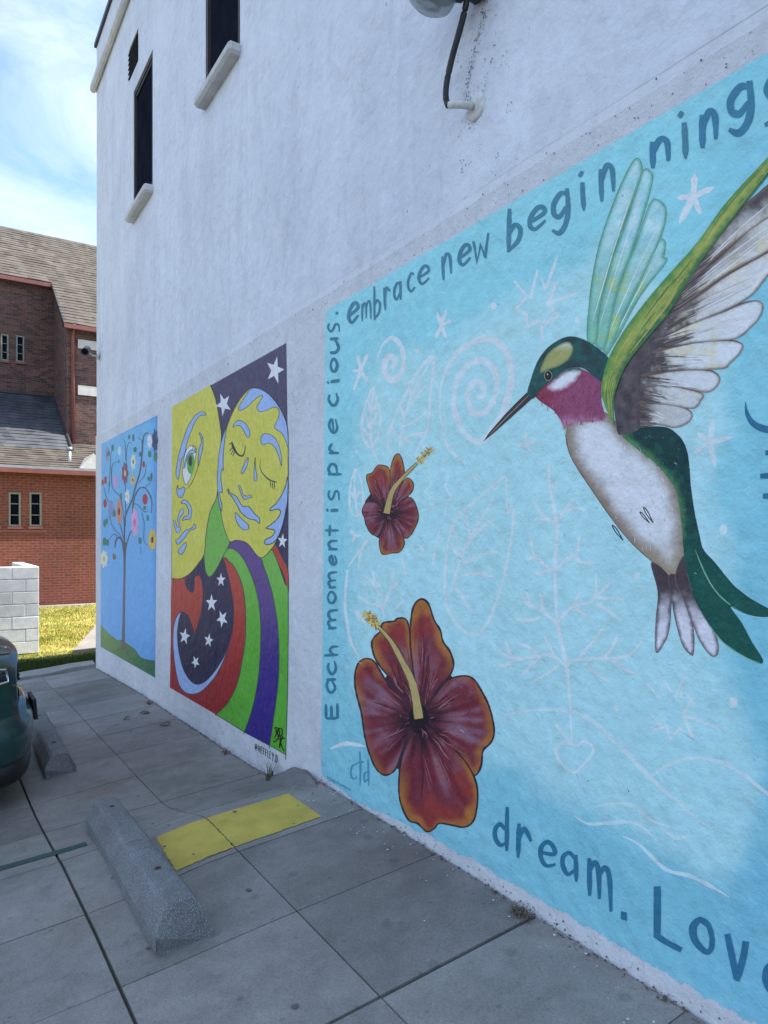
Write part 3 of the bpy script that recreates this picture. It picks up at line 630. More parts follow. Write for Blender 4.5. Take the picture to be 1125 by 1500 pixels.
for c, rx, ry in (((545, 985), 27, 66), ((105, 1030), 18, 52), ((110, 775), 14, 48), ((80, 800), 11, 38), ((530, 600), 14, 38), ((198, 1615), 9, 40)): blossom(c, rx, ry, dc(142, 66, 76), None, 2, .08, 'bud')
for c, rx, ry in (((188, 420), 15, 50), ((370, 300), 12, 35), ((415, 310), 13, 55), ((435, 440), 20, 40), ((660, 520), 22, 70), ((595, 490), 20, 50), ((585, 760), 17, 35), ((615, 740), 12, 60), ((280, 960), 12, 60), ((205, 1140), 17, 55), ((100, 1250), 14, 60), ((125, 1230), 12, 50), ((100, 1450), 22, 60), ((130, 1460), 20, 50), ((575, 1190), 15, 45), ((490, 1440), 20, 50), ((540, 1080), 18, 30), ((490, 490), 12, 40), ((255, 570), 9, 25), ((150, 480), 10, 40), ((215, 1620), 12, 40), ((152, 820), 9, 40)): blossom(c, rx*.75, ry, dc(66, 112, 108), None, 2, .3, 'leaf')

# ---------------------------------------------------------------- hummingbird mural
hum = paint_root('mural', 'large light blue mural of a hummingbird with two red hibiscus flowers and lettering', 2, 0)
N_ = crop(460, 430, 3.75); Q_ = crop(460, 830, 3.75); G_ = crop(700, 330, 3.75); H_ = crop(900, 60, 5); I_ = crop(900, 340, 5); J_ = crop(900, 600, 3.751); K_ = crop(700, 680, 3.75); M_ = crop(650, 200, 1.8757); Y_ = crop(825, 960, 3.75)
pale = cr([(533, 560), (560, 520), (640, 505), (700, 462), (760, 425), (830, 400), (880, 360), (960, 400), (1040, 500), (1075, 620), (1050, 720), (1075, 830), (1060, 940), (1100, 1060), (1120, 1180), (1070, 1290), (985, 1262), (930, 1235), (860, 1195), (790, 1165), (740, 1120), (640, 1125), (560, 1050), (520, 1010), (515, 800), (520, 650)])
def bgcol(P, d):
    ins = inside(P, pale); e = edist(P, pale); sd = np.where(ins, e, -e)+10*nz(P, .022, 3)+7*nz(P, .09, 9)
    base = mixc(dc(114, 178, 204), dc(98, 160, 192), sstep(450, 1450, P[:, 1]))
    base = mixc(base, dc(86, 152, 194), sstep(950, 1150, P[:, 0])*.3)
    lt = mixc(dc(142, 194, 214), dc(138, 186, 212), sstep(900, 1250, P[:, 1]))
    c = mixc(base, lt, sstep(-22, 34, sd)*(.86+.14*nz(P, .05, 1)))
    c = mixc(c, dc(142, 188, 222), .12*sstep(.1, .5, nz(P, .03, 21)))
    return c*(1+.025*nz(P, .06, 5))[:, None]
basepts = [(471, 1137), (525, 1185), (634, 1249), (781, 1342), (998, 1471), (1250, 1622)]
def basey(x): return float(np.interp(x, [q[0] for q in basepts], [q[1] for q in basepts]))
edge = []
for x in np.arange(474, 1216, 2.2):
    gap = np.interp(x, [474, 510, 560, 700, 850, 1000, 1220], [2, 7, 15, 27, 32, 32, 40])
    edge.append((x, basey(x)-gap*(1+.16*noise.fractal(Vector((x*.05, 0, 0)), 1, 2, 4)+.05*random.uniform(-1, 1))))
topx = np.arange(477, 1216, 6.)
top = [(x, 456-.5845*(x-477)+random.uniform(-.7, .7)) for x in topx]
left = [(470.5+.0094*(1137-y)+random.uniform(-.4, .4), y) for y in np.arange(1130, 460, -12)]
p = Paint(0); p.fill(top+edge[::-1]+left, bgcol, 7, False); p.done('blue_background', hum)
# pale symbols
def wh(t=0.): return mixc(dc(156, 203, 226), dc(168, 207, 231), np.array([t]))[0]
def symbol(name, strokes, w, t=.4, tp=(.7, .4), layer=1):
    p = Paint(layer)
    for s in strokes:
        ww = w
        if isinstance(s[0], (int, float)): ww, s = s[0], s[1]
        p.stroke(s, np.asarray(ww)*1.1 if hasattr(ww, '__len__') else ww*1.1, wh(t+.25), smooth=len(s) > 2, taper=tp, wob=.5)
    return p.done(name, hum)
def raystar(F, c, rays, w, t=.8): symbol('pale_star', [F(c, r) for r in rays], w, t, (1.2, .25))
raystar(N_, (702, 175), ((675, 100), (727, 92), (757, 148), (727, 248), (668, 248)), 5)
raystar(N_, (258, 425), ((240, 335), (296, 330), (210, 425), (300, 488), (218, 532)), 4.5)
raystar(H_, (580, 1140), ((590, 972), (728, 1073), (632, 1270), (478, 1335), (460, 1150)), 8, 1)
raystar(J_, (525, 180), ((545, 55), (652, 150), (556, 312), (440, 238), (458, 130)), 7, .3)
raystar(G_, (262, 1200), ((265, 1130), (330, 1180), (300, 1250), (215, 1215)), 5, .2)
raystar(N_, (230, 1330), ((195, 1300), (260, 1330), (210, 1370)), 4, .4)
p = Paint(1); p.stroke(G_((200, 305), (270, 390), (210, 460), (270, 490), (275, 560), (335, 520), (352, 545), (440, 500), (385, 432), (435, 312), (372, 345), (330, 245), (290, 400), (270, 392)), 6, wh(.8), smooth=False, taper=(.6, .6)); p.stroke(G_((350, 548), (360, 640)), 4, wh(.7), taper=(1, .2)); p.stroke(G_((395, 425), (560, 370)), 4, wh(.8), taper=(1, .2)); p.stroke(G_((378, 340), (440, 165)), 4.5, wh(.8), taper=(1, .2)); p.done('pale_starburst', hum)
p = Paint(1); p.stroke(Y_((462, 150), (525, 230), (555, 140), (620, 232), (665, 110), (648, 232), (715, 230), (662, 322), (715, 460), (640, 402), (590, 462), (570, 390), (490, 412), (535, 380), (478, 318)), 6, wh(.5), smooth=False, taper=(.6, .6)); p.stroke(Y_((680, 335), (900, 412)), 4.5, wh(.3), taper=(1, .2)); p.done('pale_starburst', hum)
p = Paint(1); p.stroke(N_((600, 975), (650, 1040), (610, 1090), (660, 1130), (640, 1200), (700, 1150), (715, 1250), (730, 1140), (760, 1120), (720, 1060), (740, 1000), (690, 1010), (715, 900)), 3.5, wh(.0), smooth=False, taper=(.6, .6)); p.done('pale_starburst', hum)
symbol('pale_spiral', [N_((428, 412), (446, 370), (420, 340), (388, 385), (402, 462), (452, 470), (492, 400), (482, 295), (430, 245), (372, 290), (345, 380))], [7, 8, 7, 7, 8, 8, 6, 6, 7, 4, 3], .6)
symbol('pale_spiral', [N_((895, 572), (935, 555), (925, 500), (878, 490), (845, 560), (880, 660), (960, 630), (1010, 500), (960, 385), (870, 380), (790, 475), (770, 620), (830, 770), (930, 805), (1040, 650), (1085, 450), (1040, 295), (930, 250), (800, 315), (715, 450), (692, 620), (735, 840), (840, 935))], [9, 9, 9, 9, 9, 9, 8, 8, 9, 8, 7, 7, 7, 8, 9, 9, 9, 9, 8, 5, 5, 6, 4], .45)
def leafsym(outline, rib, ticks, w, t=.25):
    symbol('pale_leaf', [outline, rib]+ticks, w, t)
leafsym(N_((325, 510), (282, 620), (262, 740), (290, 830), (320, 835), (350, 790), (366, 680), (345, 580), (325, 510)), N_((325, 540), (312, 700), (320, 835), (358, 935)), [N_((285, 660), (300, 720), (312, 760)), N_((300, 590), (310, 640), (316, 690)), N_((345, 640), (335, 690), (318, 740)), N_((270, 740), (300, 780), (318, 800)), N_((350, 560), (340, 610), (320, 650))], 3.2, .6)
leafsym(N_((430, 885), (405, 800), (440, 690), (500, 560), (560, 450), (655, 345), (640, 560), (625, 740), (570, 850), (520, 892)), N_((650, 352), (540, 560), (490, 720), (470, 870)), [N_((520, 470), (530, 540), (545, 570)), N_((470, 600), (490, 660), (505, 690)), N_((620, 500), (570, 560), (525, 620)), N_((630, 640), (560, 700), (495, 730)), N_((540, 825), (500, 790), (630, 760)), N_((425, 720), (450, 780), (480, 800))], 3.4, .5)
leafsym(M_((172, 930), (100, 990), (30, 1060), (5, 1180), (10, 1290), (60, 1362), (112, 1350), (160, 1230), (190, 1080), (188, 1010), (176, 1040), (172, 930)), M_((140, 990), (60, 1130), (20, 1250)), [M_((60, 1030), (70, 1080), (75, 1110)), M_((140, 1050), (100, 1080), (60, 1130)), M_((20, 1120), (40, 1150), (48, 1160)), M_((150, 1140), (100, 1150), (45, 1180)), M_((140, 1210), (80, 1200), (35, 1215)), M_((80, 1310), (50, 1260), (25, 1240))], 4.2, .2)
leafsym(N_((230, 960), (200, 1060), (200, 1180), (240, 1225), (270, 1160), (262, 1040), (230, 960)), N_((225, 985), (225, 1100), (240, 1225)), [N_((205, 1090), (225, 1130)), N_((255, 1080), (230, 1130))], 3.0, .5)
for s in (((190, 1500), (300, 1340), (260, 1420), (245, 1520)), ((480, 1450), (510, 1560)), ((690, 1300), (670, 1400), (650, 1500)), ((770, 1290), (800, 1400), (815, 1470))): symbol('pale_leaf_line', [N_(*s)], 3.2, .2)
kb = [(5.5, K_((390, 0), (400, 150), (435, 330), (425, 590), (440, 880), (490, 1110), (510, 1350), (517, 1520)))]
for s in (((435, 330), (360, 280), (300, 195)), ((310, 300), (380, 300), (430, 330)), ((440, 310), (480, 250), (535, 185)), ((470, 265), (530, 240), (590, 252)),
          ((425, 590), (370, 555), (305, 480), (285, 385)), ((270, 520), (320, 515), (365, 545)), ((315, 602), (370, 590), (420, 580)), ((430, 580), (480, 530), (545, 480), (560, 385)), ((530, 500), (570, 540), (645, 540)), ((410, 130), (440, 100)), 
          ((440, 880), (350, 800), (275, 770), (238, 705)), ((290, 775), (270, 700)), ((215, 850), (280, 860), (345, 840)), ((345, 715), (370, 810), (420, 860)), ((445, 870), (510, 790), (635, 740), (652, 615)), ((520, 795), (560, 805), (605, 842)), ((640, 735), (720, 735), (815, 740)), ((650, 760), (710, 800), (790, 862)), ((530, 780), (560, 700)), ((640, 740), (730, 650)),
          ((490, 1110), (400, 1050), (320, 1055), (200, 1070), (108, 1018)), ((220, 985), (290, 1010), (340, 1050)), ((110, 1110), (160, 1100), (210, 1070)), ((250, 1160), (290, 1110), (345, 1060)), ((150, 970), (190, 1060)), ((300, 1200), (380, 1150), (450, 1105)), ((370, 950), (400, 1010), (430, 1060)), ((490, 1115), (540, 1075), (700, 1070), (830, 1050), (905, 970)), ((560, 1060), (630, 980), (700, 890)), ((690, 1070), (740, 1010), (772, 928)), ((740, 1075), (790, 1110), (860, 1152)), ((590, 1095), (650, 1150), (735, 1200))): kb.append(K_(*s))
symbol('pale_branching_plant', kb, 4.6, .35)
symbol('pale_branching_plant', [Q_((385, 285), (372, 225), (300, 200), (240, 160)), Q_((375, 240), (405, 165), (430, 80), (440, 0)), Q_((372, 225), (340, 110), (270, 45)), Q_((400, 160), (470, 75)), Q_((350, 130), (320, 20)), Q_((250, 300), (235, 240), (290, 330)), (4, Q_((185, 20), (172, 200), (200, 400), (250, 500))), Q_((440, 240), (500, 180))], 3.6, .35)
symbol('pale_hill_line', [Y_((-320, 330), (-160, 300), (0, 302), (130, 340), (300, 485), (500, 690), (700, 865), (830, 962)), Y_((480, 665), (600, 592), (740, 562), (880, 592), (1000, 662), (1130, 765), (1300, 900))], [4, 5, 5, 5, 6, 6, 5, 4], -.3)
symbol('pale_hill_line', [Q_((90, 1000), (180, 972), (285, 988))], [3, 6, 4], .5)
symbol('pale_wave', [Y_((170, 832), (300, 812), (400, 832), (480, 900), (620, 952)), Y_((60, 880), (140, 925), (250, 920), (400, 922), (520, 1022)), Y_((330, 995), (420, 1040), (560, 1172), (700, 1212), (820, 1272), (912, 1328)), Y_((540, 950), (620, 1000), (700, 990))], [2, 4, 5, 5, 3], -.4)
p = Paint(1); p.stroke(Y_((-40, 380), (60, 492), (120, 470), (168, 520), (120, 590), (60, 642), (-10, 590), (-40, 520), (0, 480), (60, 492)), 4.2, wh(.5)); p.done('pale_heart', hum)
for F, c, r in ((Y_, (935, 258), 6.5), (Y_, (297, 290), 4), (J_, (600, 660), 6), (J_, (125, 915), 4.5), (R_ if False else G_, (88, 445), 4.5), (G_, (545, 520), 4), (N_, (568, 312), 3), (N_, (420, 582), 2.5), (N_, (893, 1010), 4), (N_, (235, 870), 2.5), (N_, (597, 1400), 3.5)):
    p = Paint(1); p.dot(F(c)[0], r, r*1.25, wh(.6)); p.done('pale_dot', hum)
# hibiscus flowers
def petalfn(ctr, R0, seed):
    ctr = np.array(ctr)
    def fn(P, d):
        v = P-ctr; r = np.hypot(*v.T)/R0; a = np.arctan2(v[:, 1], v[:, 0])
        st = np.array([noise.noise(Vector((x*7.0, q*1.2, seed))) for x, q in zip(a, r)]); bl = nz(P, .035*120/R0, seed)
        c = mixc(dc(92, 40, 56), dc(108, 82, 106), sstep(-.05, .5, st+.5*bl)*sstep(.18, .4, r)*(1-sstep(.6, .9, r)))
        c = mixc(c, dc(112, 44, 46), sstep(.55, .95, r+.5*bl)*.9)
        c = mixc(c, dc(84, 26, 44), sstep(.1, .5, -st)*.8)
        e = d/R0
        c = mixc(c, dc(134, 90, 48), (1-sstep(.015, .10, e+.06*bl+.03*st))*sstep(.42, .75, r)*.95)
        c = mixc(c, dc(28, 18, 34), 1-sstep(.12, .38, r+.16*st))
        return c*(1+.12*nz(P, .2, seed+4))[:, None]
    return fn
def hibiscus(F, ctr, R0, petals, stamen, tip, sw, grid, nbr):
    c = F(ctr)[0]
    p = Paint(2); p.dot(c, R0*.5, R0*.55, dc(56, 30, 46)); root = p.done('hibiscus', hum)
    for i, pt in enumerate(petals):
        p = Paint(2.3+.35*i); pts = F(*pt)
        p.fill(pts, petalfn(c, R0, i*3.7), grid); p.stroke(pts, R0*.017, dc(44, 34, 46), True, wob=.6)
        mid = np.mean(np.array(pts), 0)
        ka = sorted(random.sample(range(len(pts)), min(len(pts), 7)))
        for k in ka:
            e = np.array(pts[k]); f = random.uniform(.45, .88); q0 = random.uniform(.12, .25); q1 = np.array(c)*(1-q0)+e*q0; q2 = (np.array(c)*(1-f)+e*f)*.8+mid*.2
            p.stroke([tuple(q1), tuple((q1+q2)/2+rng.uniform(-1, 1, 2)*R0*.04), tuple(q2)], R0*random.uniform(.008, .02), dc(62, 28, 44), taper=(1.5, .1), wob=.8)
        for k in range(16):
            e = np.array(pts[random.randrange(len(pts))])*.7+mid*.3; f = random.uniform(.65, .9); g = random.uniform(.35, .55); q1 = np.array(c)*(1-g)+e*g; q2 = np.array(c)*(1-f)+e*f
            q1 = q1+rng.uniform(-1, 1, 2)*R0*.03
            p.stroke([tuple(q1), tuple((q1+q2)/2+rng.uniform(-1, 1, 2)*R0*.02), tuple(q2)], R0*random.uniform(.004, .010), random.choice((dc(118, 88, 112), dc(128, 74, 78), dc(84, 36, 54))), taper=(.2, .1), wob=.8)
        p.done('petal', root)
    p = Paint(4.6)
    p.dot((c[0], c[1]), R0*.10, R0*.15, dc(24, 16, 30))
    st = F(*stamen); p.stroke(st, [sw*1.35, sw*1.1, sw*.8, sw*.5], dc(58, 54, 40)); p.stroke(st, [sw*1.15, sw*.85, sw*.55, sw*.3], dc(146, 136, 96))
    a = np.array(st[-1]); bq = np.array(F(tip)[0])
    for k in range(nbr):
        q = a+(bq-a)*random.random(); an = random.random()*6.28; L = sw*random.uniform(.3, .95)
        p.stroke([tuple(q), (q[0]+L*math.cos(an), q[1]+L*math.sin(an))], sw*.16, dc(178, 160, 96) if k % 3 else dc(120, 96, 60), smooth=False)
    p.done('stamen', root)
hibiscus(Q_, (578, 838), 150, [
    [(500, 760), (440, 700), (380, 600), (330, 520), (285, 505), (245, 530), (225, 600), (232, 690), (260, 800), (280, 930), (310, 1040), (350, 1120), (400, 1145), (450, 1110), (490, 1000), (530, 900), (560, 840)],
    [(560, 760), (480, 660), (400, 590), (340, 510), (318, 430), (330, 390), (365, 355), (380, 310), (440, 300), (460, 285), (500, 285), (520, 320), (535, 420), (550, 560), (575, 760)],
    [(575, 760), (545, 560), (530, 420), (533, 300), (550, 215), (590, 178), (630, 205), (660, 290), (695, 350), (710, 410), (750, 470), (768, 540), (745, 600), (690, 660), (620, 760)],
    [(600, 800), (680, 690), (740, 620), (830, 600), (880, 620), (920, 680), (960, 760), (985, 850), (990, 920), (970, 970), (930, 1010), (920, 1090), (890, 1145), (850, 1120), (780, 1030), (700, 940), (610, 870)],
    [(570, 860), (520, 950), (480, 1060), (468, 1180), (475, 1290), (520, 1390), (570, 1410), (620, 1455), (660, 1440), (690, 1410), (760, 1420), (830, 1430), (880, 1390), (900, 1280), (890, 1180), (840, 1080), (760, 990), (680, 900), (610, 850)]],
    ((578, 835), (545, 650), (480, 510), (420, 405), (350, 325)), (290, 255), 11, 3.2, 90)
hibiscus(N_, (410, 1205), 75, [
    [(400, 1190), (340, 1150), (290, 1148), (265, 1190), (280, 1240), (300, 1300), (335, 1330), (360, 1320), (395, 1230)],
    [(395, 1185), (330, 1130), (300, 1060), (290, 1000), (320, 985), (350, 945), (385, 945), (415, 965), (422, 1050), (412, 1150)],
    [(410, 1160), (422, 1050), (420, 970), (440, 900), (465, 880), (485, 910), (498, 980), (490, 1030), (450, 1090)],
    [(420, 1180), (470, 1070), (510, 1015), (540, 1030), (548, 1070), (520, 1110), (470, 1145)],
    [(425, 1195), (480, 1140), (530, 1120), (560, 1160), (575, 1230), (550, 1300), (510, 1345), (470, 1310), (430, 1230)],
    [(410, 1215), (380, 1290), (360, 1360), (375, 1430), (430, 1425), (470, 1420), (497, 1380), (490, 1330), (460, 1270), (425, 1220)]],
    ((400, 1208), (430, 1090), (490, 1010), (570, 930)), (645, 855), 8, 2.2, 70)
# hummingbird
DG, DK = dc(22, 66, 68), dc(56, 54, 66)
p = Paint(2)
belly = M_((335, 820), (350, 880), (400, 960), (470, 1060), (520, 1120), (570, 1165), (610, 1200), (640, 1212), (655, 1180), (664, 1100), (652, 1000), (622, 920), (560, 860), (500, 815), (450, 760), (400, 755), (350, 775))
def bellyfn(P, d):
    c = mixc(dc(112, 104, 100), dc(178, 186, 210), sstep(0, 28, d+4*nz(P, .06, 2)+3*nz(P, .3, 8)))
    c = mixc(c, dc(126, 122, 112), sstep(770, 842, P[:, 1]+12*nz(P, .05, 4))*.75)
    return c*(1+.07*nz(P, .25, 6))[:, None]
p.fill(belly, bellyfn, 3.2)
p.stroke(belly[:9], 1.2, dc(70, 66, 70), wob=.6)
for k in range(60):
    q = (random.uniform(835, 985), random.uniform(640, 800))
    if inside(np.array([q]), np.array(belly))[0]: p.stroke([q, (q[0]+random.uniform(-1, 3), q[1]+random.uniform(4, 9))], random.uniform(.5, 1.1), dc(150, 154, 172) if k % 2 else dc(188, 196, 220), taper=(.3, .3))
bird = p.done('hummingbird', hum, label='hummingbird in flight with white belly and magenta throat')
p = Paint(2.5)                                                     # tail, white tipped feathers
for pts in (((205, 840), (310, 930), (312, 1100), (300, 1220), (270, 1290), (238, 1335), (226, 1300), (230, 1150), (240, 1000)), ((300, 915), (350, 920), (400, 1060), (435, 1200), (438, 1320), (425, 1350), (375, 1290), (335, 1150), (315, 1030)), ((335, 920), (388, 800), (412, 950), (470, 1080), (540, 1190), (570, 1280), (568, 1345), (530, 1350), (470, 1270), (430, 1170), (380, 1040))):
    pts = J_(*pts); p.fill(pts, lambda P, d: mixc(dc(58, 50, 62), mixc(dc(96, 94, 112), dc(172, 182, 212), sstep(1, 5.5, d+2*nz(P, .1))), sstep(855, 925, P[:, 1]+16*nz(P, .06, 3))), 2.5); p.stroke(pts, .9, dc(84, 80, 90), True, wob=.7)
p.done('tail', bird)
p = Paint(3.1)
back = J_((40, 130), (180, 95), (290, 98), (350, 140), (390, 200), (410, 290), (420, 420), (440, 560), (470, 700), (490, 770), (560, 850), (650, 960), (750, 1040), (860, 1105), (840, 1137), (740, 1125), (640, 1080), (700, 1170), (760, 1280), (817, 1372), (800, 1395), (720, 1360), (600, 1280), (520, 1180), (440, 1030), (392, 850), (376, 700), (366, 600), (345, 470), (300, 380), (220, 290), (130, 220))
inner = np.array(J_((366, 700), (366, 600), (345, 470), (300, 380), (220, 290), (130, 220), (40, 140)))
def backfn(P, d):
    e = edist(P, inner, False)
    c = mixc(dc(14, 48, 54), dc(12, 68, 66), sstep(720, 860, P[:, 1]))
    c = mixc(dc(58, 108, 76), c, sstep(0, 12, e+4*nz(P, .12, 2)))
    c = mixc(c, dc(20, 78, 74), sstep(.15, .5, nz(P, .06, 11))*.5)
    return c*(1+.22*nz(P, .35, 6))[:, None]
p.fill(back, backfn, 2.8); p.stroke(back[2:17], 1.0, dc(20, 48, 56), wob=.6)
p.stroke(J_((445, 770), (500, 900), (560, 1000), (640, 1075)), 2.0, dc(96, 146, 138), taper=(.2, .6), wob=.7)
p.stroke(J_((520, 1180), (600, 1280), (720, 1360), (800, 1392)), 1.6, dc(100, 150, 140), taper=(.2, .4), wob=.7)
p.stroke(J_((500, 930), (600, 1060), (700, 1200), (780, 1340)), 1.3, dc(18, 66, 66), taper=(.2, .3)); p.stroke(J_((520, 870), (620, 980), (740, 1080), (820, 1118)), 1.3, dc(18, 66, 70), taper=(.2, .3))
for k in range(150):
    q = np.array((random.uniform(930, 1060), random.uniform(625, 900)))
    if inside(q[None], np.array(back))[0]: p.stroke([tuple(q), (q[0]+random.uniform(-1, 2), q[1]+random.uniform(1.5, 4))], .7, random.choice((dc(70, 120, 100), dc(40, 96, 90), dc(14, 50, 56))), taper=(.4, .3))
p.done('back', bird)
p = Paint(3.3)                                                     # far wing
for i, pts in enumerate((((450, 590), (510, 460), (560, 340), (590, 285), (610, 290), (606, 330), (612, 345), (540, 440), (480, 550)), ((440, 572), (480, 420), (530, 290), (565, 190), (585, 172), (612, 200), (600, 270), (550, 380), (500, 480), (455, 592)), ((415, 562), (430, 470), (460, 350), (505, 225), (545, 100), (568, 95), (573, 130), (530, 280), (480, 420), (445, 575)), ((395, 555), (405, 420), (430, 290), (480, 150), (525, 63), (545, 78), (540, 120), (500, 230), (460, 350), (430, 470), (420, 562)))):
    pts = M_(*pts)
    def ff(P, d, i=i, pts=pts):
        c = mixc(dc(148, 190, 212), dc(124, 178, 200), nz(P, .05, i)+.5)
        c = mixc(c, dc(92, 156, 146), sstep(320, 490, P[:, 1])*.8)
        c = mixc(c, dc(132, 168, 120), sstep(360, 420, P[:, 1])*sstep(.0, .4, nz(P, .04, 7+i))*.9)
        return mixc(dc(74, 140, 138), c, sstep(.5, 5.5, d))
    p.fill(pts, ff, 3); p.stroke(pts, 1.1, dc(84, 128, 118) if i < 3 else dc(74, 124, 92), True, wob=.8)
    a, e = np.array(pts[0]), np.array(pts[len(pts)//2])
    p.stroke([tuple(a+(e-a)*.1), tuple(a+(e-a)*.55+np.array((-2, 0))), tuple(a+(e-a)*.9)], 1.6, dc(166, 208, 214), taper=(.3, .3), wob=.6)
p.done('wing', bird, label='far wing with pale teal feathers')
p = Paint(3.9)                                                     # near wing
lead = cr(M_((470, 795), (445, 740), (435, 690), (455, 610), (500, 530), (560, 450), (620, 380), (700, 290), (780, 180), (891, 60), (1000, -60)), False)
def wingfn(P, d, seed=0, bright=1.0, pts=None):
    e = edist(P, lead, False)+10*nz(P, .035, 5+seed)
    along = np.clip((800-P[:, 1])/500, 0, 1)
    thr = 46+12*np.sin(P[:, 1]*.05+seed)
    c = mixc(dc(58, 56, 66), dc(96, 92, 100), sstep(20, 70, e))
    w = mixc(dc(168, 178, 190), dc(178, 190, 218), sstep(60, 130, e))
    w = mixc(w, dc(172, 176, 160), sstep(.1, .5, nz(P, .03, 31+seed))*.7)
    c = mixc(c, w*bright, sstep(thr-34, thr+26, e+10*nz(P, .12, seed)+6*nz(P, .4, seed)))
    if pts is not None:
        a = (np.array(pts[0])+np.array(pts[-1]))/2; b_ = np.array(pts[len(pts)//2]); v = b_-a; tr = ((P-a)@v)/(v@v)
        c = mixc(dc(62, 59, 68), c, sstep(.0, .36, tr+.18*nz(P, .06, seed+2)+.1*nz(P, .3, seed)))
        c = mixc(mixc(dc(62, 59, 68), dc(104, 98, 98), sstep(.1, .6, tr)), c, sstep(.0, 4.0, d))
    return c*(1+.08*nz(P, .2, seed))[:, None]
FE = [((430, 420), (640, 130), (800, -50), (1000, -230), (1200, -400), (1350, -420), (1250, -200), (950, 20), (700, 230), (430, 480)),
      ((400, 500), (600, 330), (800, 160), (950, 20), (1125, -130), (1300, -220), (1300, 0), (1125, 140), (850, 290), (650, 430), (400, 610)),
      ((380, 620), (650, 440), (850, 300), (1125, 150), (1250, 80), (1240, 200), (1125, 320), (1000, 470), (800, 580), (560, 680), (340, 770)),
      ((300, 800), (500, 690), (750, 600), (950, 520), (1050, 503), (1090, 540), (1070, 620), (1000, 700), (890, 782), (600, 812), (350, 850)),
      ((280, 880), (500, 822), (700, 795), (870, 795), (942, 825), (920, 890), (850, 960), (780, 1002), (450, 1012), (250, 1020)),
      ((200, 1050), (500, 1008), (700, 1013), (772, 1060), (760, 1120), (690, 1172), (560, 1152), (400, 1122), (210, 1120)),
      ((200, 1130), (400, 1118), (640, 1178), (632, 1240), (580, 1292), (430, 1272), (220, 1240)),
      ((180, 1250), (400, 1252), (520, 1285), (572, 1330), (550, 1390), (450, 1432), (330, 1412), (180, 1420))]
cov = cr(I_((20, 1455), (0, 1150), (100, 900), (250, 640), (420, 350), (640, 80), (760, -80), (800, -60), (690, 110), (600, 330), (520, 480), (400, 660), (350, 800), (270, 1000), (250, 1250), (240, 1400), (120, 1475), (50, 1482)))
p.fill(list(map(tuple, cov[::3])), lambda P, d: mixc(dc(52, 52, 62), dc(78, 74, 84), .5+.9*nz(P, .07, 3))*(1+.15*nz(P, .3, 1))[:, None], 3, False)
for i in range(7, -1, -1):
    pts = I_(*FE[i])
    p.fill(pts, lambda P, d, i=i, pts=pts: wingfn(P, d, i*2.3, 1-.05*max(0, i-4), pts), 3.2 if i > 1 else 4); p.stroke(pts[len(pts)//2-3:len(pts)//2+4], 1.2, dc(112, 104, 104), wob=.8, taper=(.2, .2))
    for k in range(8):
        a = np.array(pts[0])*(1-.12*k)+np.array(pts[-1])*(.12*k); e = np.array(pts[len(pts)//2])*(.8-.05*k)+np.array(pts[len(pts)//2+2])*(.2+.05*k)
        f0, f1 = random.uniform(.15, .4), random.uniform(.55, .95)
        p.stroke([tuple(a+(e-a)*f0), tuple(a+(e-a)*(f0+f1)/2+rng.uniform(-2, 2, 2)), tuple(a+(e-a)*f1)], random.uniform(.7, 1.6), dc(186, 198, 224) if k % 2 else dc(150, 152, 166), taper=(.3, .2), wob=.7)
    top_edge = pts[:len(pts)//2]
    p.stroke(top_edge, [5, 4, 3, 1.6], dc(84, 76, 76), taper=(1, .3), wob=.8)
for k in range(90):                                                # soft dark streaks out of the coverts into the feathers
    i = random.randrange(8); pts = I_(*FE[i]); m = random.random()
    a = np.array(pts[0])*(1-m)+np.array(pts[-1])*m; e = np.array(pts[len(pts)//2])*(1-m)+np.array(pts[len(pts)//2+1])*m
    f = random.uniform(.15, .45); a = a+(e-a)*.05
    p.stroke([tuple(a), tuple(a+(e-a)*f*.5+rng.uniform(-1.5, 1.5, 2)), tuple(a+(e-a)*f)], random.uniform(.8, 1.8), mixc(dc(60, 57, 66), dc(110, 104, 110), np.array([random.random()]))[0], taper=(1.2, .1), wob=.7)
inn = M_((472, 797), (470, 722), (502, 632), (564, 553), (626, 478), (678, 393), (756, 281), (900, 97), (1008, -26))
lp = list(map(tuple, lead))+list(map(tuple, cr(inn, False)[::-1]))
lin2 = np.array(cr(inn, False))
def leadfn(P, d):
    e1, e2 = edist(P, lead, False), edist(P, lin2, False); t = e1/(e1+e2+1e-6)
    c = mixc(dc(66, 118, 68), dc(122, 140, 78), sstep(.0, .4, t+.2*nz(P, .06)))
    c = mixc(c, dc(48, 92, 66), sstep(.55, .95, t+.2*nz(P, .1, 3)))
    return c*(1+.12*nz(P, .2, 2))[:, None]
p.fill(lp, leadfn, 2.8, False)
for k in range(40):
    i = random.randrange(2, len(lead)-12); f = random.uniform(.15, .85); n_ = random.randrange(5, 10)
    q = [tuple(lead[j]*(1-f)+lin2[min(len(lin2)-1, int(j*len(lin2)/len(lead)))]*f) for j in range(i, i+n_, 2)]
    p.stroke(q, random.uniform(.8, 2.0), random.choice((dc(100, 134, 72), dc(146, 152, 90), dc(70, 108, 66))), taper=(.2, .2))
p.done('wing', bird, label='near wing with green leading edge and white feathers')
p = Paint(5.8)                                                     # head
gor = G_((318, 930), (350, 895), (385, 872), (430, 885), (500, 850), (560, 790), (640, 825), (690, 860), (680, 960), (700, 1060), (640, 1080), (560, 1082), (500, 1095), (475, 1125), (460, 1080), (420, 1020), (370, 985), (330, 955))
